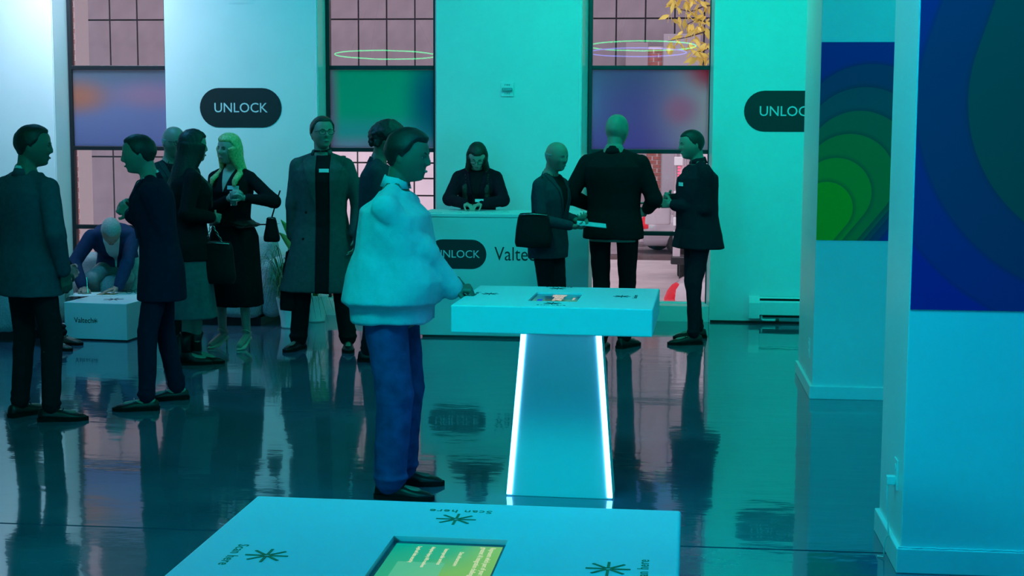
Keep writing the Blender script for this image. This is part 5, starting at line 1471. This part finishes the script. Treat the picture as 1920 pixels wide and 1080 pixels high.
link('wristband', MB().tube([wt + (u_ * math.cos(t) + v_ * math.sin(t)) * .029 for t in [2*math.pi*k/16 for k in range(17)]], .006, n=6).mesh(True, scale=p.s), C['badge'], p.root)

# 11 hostess behind the counter
yc = cl.y + CD + .24
rt = Q(897, 500, yc); rt = Vector((rt.x, yc, 0))
p = person('woman with long dark hair and glasses behind the counter, looking down', ((910, 612), (884, 612)), 0, H=1.68, fem=True, w=1.12, lean=14, head=(4, 38, 3), root=rt,
           hands=(('w', .075, -.40, cz + .055), ('w', -.06, -.42, cz + .055)), elbows=((1, .3, -.4), (-1, .3, -.4)), handpose=('hold', 'hold'), palm=((0, 0, -1), (0, 0, -1)), hdir=((-.6, -.6, -.1), (.6, -.5, -.1)), footyaw=(6, -6), skin='pale', vox=.006)
jacket(p, C['burgundy'], hem=.86, seed=30, ease=.022, sleeve=(.066, .058, .048), name='jacket')
skirt(p, C['black'], hem=.5, flare=.02, seed=31); vpatch(p, C['black'], zlow=1.16, half=.07, name='top'); lapels(p, C['burgundy'], zlow=1.16)
shoes(p, 'oxford'); hair(p, 'long1.18', C['hair_brown']); brows(p, C['hair_dark']); specs(p)
chest_badge(p, .065, 1.30, w=.075, h=.026)
q = p.world(p.W[1]); 
pe = MB().tube([(0, 0, 0), (.02, .03, .12)], .004, n=8).build('pen', C['sole']); pe.location = (q.x + .06, q.y - .05, cz + .012); tag(pe, 'dark pen in the hand of the woman behind the counter', 'pen')

# 12 bald man at the counter
p = person('bald man in a dusky teal jacket in front of the counter, reaching out with papers', ((1040, 662), (1018, 658)), 62, H=1.665, w=1.02, lean=3, head=(-10, 10, 0),
           hands=(('p', 1078, 412, .05), ('p', 1072, 424, -.22)), handpose=('hold', 'hold'), palm=((0, 0, 1), (0, 0, 1)), footyaw=(60, 75))
full_suit(p, C['dusk'], C['dark_trousers'], C['black'], seed=33, hair_style='fringe', hair_m=C['hair_grey'])
q = p.world(p.W[1])
o = MB().box((-.11, -.07, 0), (.11, .07, .006)).build('paper_folder', mat('pale_card', (.5, .62, .7), .6), bevel=.001); o.location = (q.x + .15, q.y, q.z + .012); o.rotation_euler = (R_(8), R_(6), R_(5)); tag(o, 'pale folder held out by the bald man at the counter', 'folder')
q = Q(1000, 432, p.origin.y - .24)
bag('crossbody_bag', tuple(q), .30, .12, .26, 'dark soft bag slung at the side of the bald man at the counter', C['nylon'], strap=[((q.x, q.y + .02, q.z + .11), tuple(p.world(p.S[1] + Vector((.02, -.02, .075)))))], taper=.8)

# 13 bald man in the black suit, back turned
p = person('big bald man in a black suit seen from behind, right of the counter', ((1126, 656), (1170, 652)), 168, H=1.88, w=1.14, head=(-14, 4, 0),
           hands=(('w', -.18, .20, 1.12), ('w', .26, .20, 1.10)), handpose=('hold', 'hold'), elbows=((.7, .6, -.8), (-.7, .6, -.8)), footyaw=(172, 150))
full_suit(p, C['black'], C['black'], C['black'], hem=.84, seed=36, shoe_kind='sneaker', flare=.04, ease=.022, sleeve=(.068, .062, .05))
# 14 man at the right window, profile left
p = person('man in a dark cardigan and name tag at the right window, facing left', ((1300, 646), (1308, 634)), -70, H=1.76, w=1.06, belly=.02, lean=3, head=(-2, 8, 0),
           hands=(('p', 1262, 384, -.10), ('p', 1258, 372, .08)), handpose=('hold', 'hold'), footyaw=(-78, -72))
jacket(p, C['cardigan'], hem=.79, seed=40, ease=.034, flare=.12, sleeve=(.070, .060, .050), name='cardigan', amp=.006); trousers(p, C['cardigan'], seed=41, hemr=.05)
collar(p, C['cardigan'], r=.068, h=.042, z=1.49, gap=18, name='roll_neck', th=.010); shoes(p, 'oxford'); hair(p, 'crop', C['hair_dark']); brows(p, C['hair_dark'])
chest_badge(p, .05, 1.33, w=.085, h=.03)
q = p.world(p.W[0])
ph = MB().box((-.037, -.004, -.075), (.037, .004, .075)).build('phone', C['sole'], bevel=.003); ph.location = (q.x - .07, q.y + .06, q.z + .02); ph.rotation_euler = (R_(-50), 0, R_(-70)); tag(ph, 'dark phone held by the man at the right window', 'phone')

# 3 seated man writing
rt = P(216, 608); rt = Vector((rt.x, rt.y, 0))
p = person('grey-haired man in a blue jacket bent forward, writing at the low table', ((228, 604), (182, 604)), 14, H=1.80, lean=72, twist=0, head=(10, 62, 0), root=rt, seat=(.46, .30),
           hands=(('w', .17, -.34, TZ + .055), ('w', -.15, -.33, TZ + .055)), elbows=((1, .3, .1), (-1, .3, .0)), handpose=('flat', 'hold'), palm=((0, 0, -1), (.2, 0, -1)), hdir=((-.8, -.5, -.25), (.5, -.5, -.35)), footyaw=(22, 4), knees=((.15, -1, .3), (-.15, -1, .3)), vox=.006)
jacket(p, C['blue_jacket'], hem=.93, seed=44, ease=.022, sleeve=(.068, .058, .048)); trousers(p, C['grey_trousers'], seed=45)
collar(p, C['shirt'], r=.062, h=.036); vpatch(p, C['shirt'], zlow=1.10); shoes(p, 'oxford'); hair(p, 'crop', C['hair_grey']); brows(p, C['hair_grey'])
q = p.world(p.W[0]); print('seated hand z', q.z, p.world(p.W[1]).z, TZ)
d_ = (p.W[0] - p.E[0]).normalized(); wt = p.W[0]; u_ = d_.cross(Vector((0, 0, 1))).normalized(); v_ = d_.cross(u_)
link('wrist_watch', MB().tube([wt + (u_ * math.cos(t) + v_ * math.sin(t)) * .031 for t in [2*math.pi*k/16 for k in range(17)]], .007, n=6).mesh(True, scale=p.s), C['metal'], p.root)
q = p.world(p.W[1] + Vector((.05, -.07, 0)))
pe = MB().tube([(0, 0, 0), (-.02, .03, .13)], .004, n=8).build('pen', C['metal']); pe.location = (q.x, q.y, TZ + .012); tag(pe, 'thin pen in the hand of the man writing at the low table', 'pen')

# 2 seated person mostly hidden at the far left
rt = Vector((ARM2[0] + .36, ARM2[1] - .08, 0))
p = person('seated person in dark clothes, almost hidden behind the man in the grey suit', ((112, 645), (96, 655)), 78, H=1.74, lean=14, head=(0, 10, 0), root=rt, seat=(.47, .30),
           hands=(('l', .12, -.14, .60), ('l', -.12, -.14, .60)), footyaw=(80, 70), knees=((.2, -1, .4), (-.2, -1, .4)))
jacket(p, C['black'], hem=.93, seed=50); trousers(p, C['dark_trousers'], seed=51); shoes(p, 'oxford', C['brownleather']); hair(p, 'short', C['hair_brown']); brows(p, C['hair_brown'])
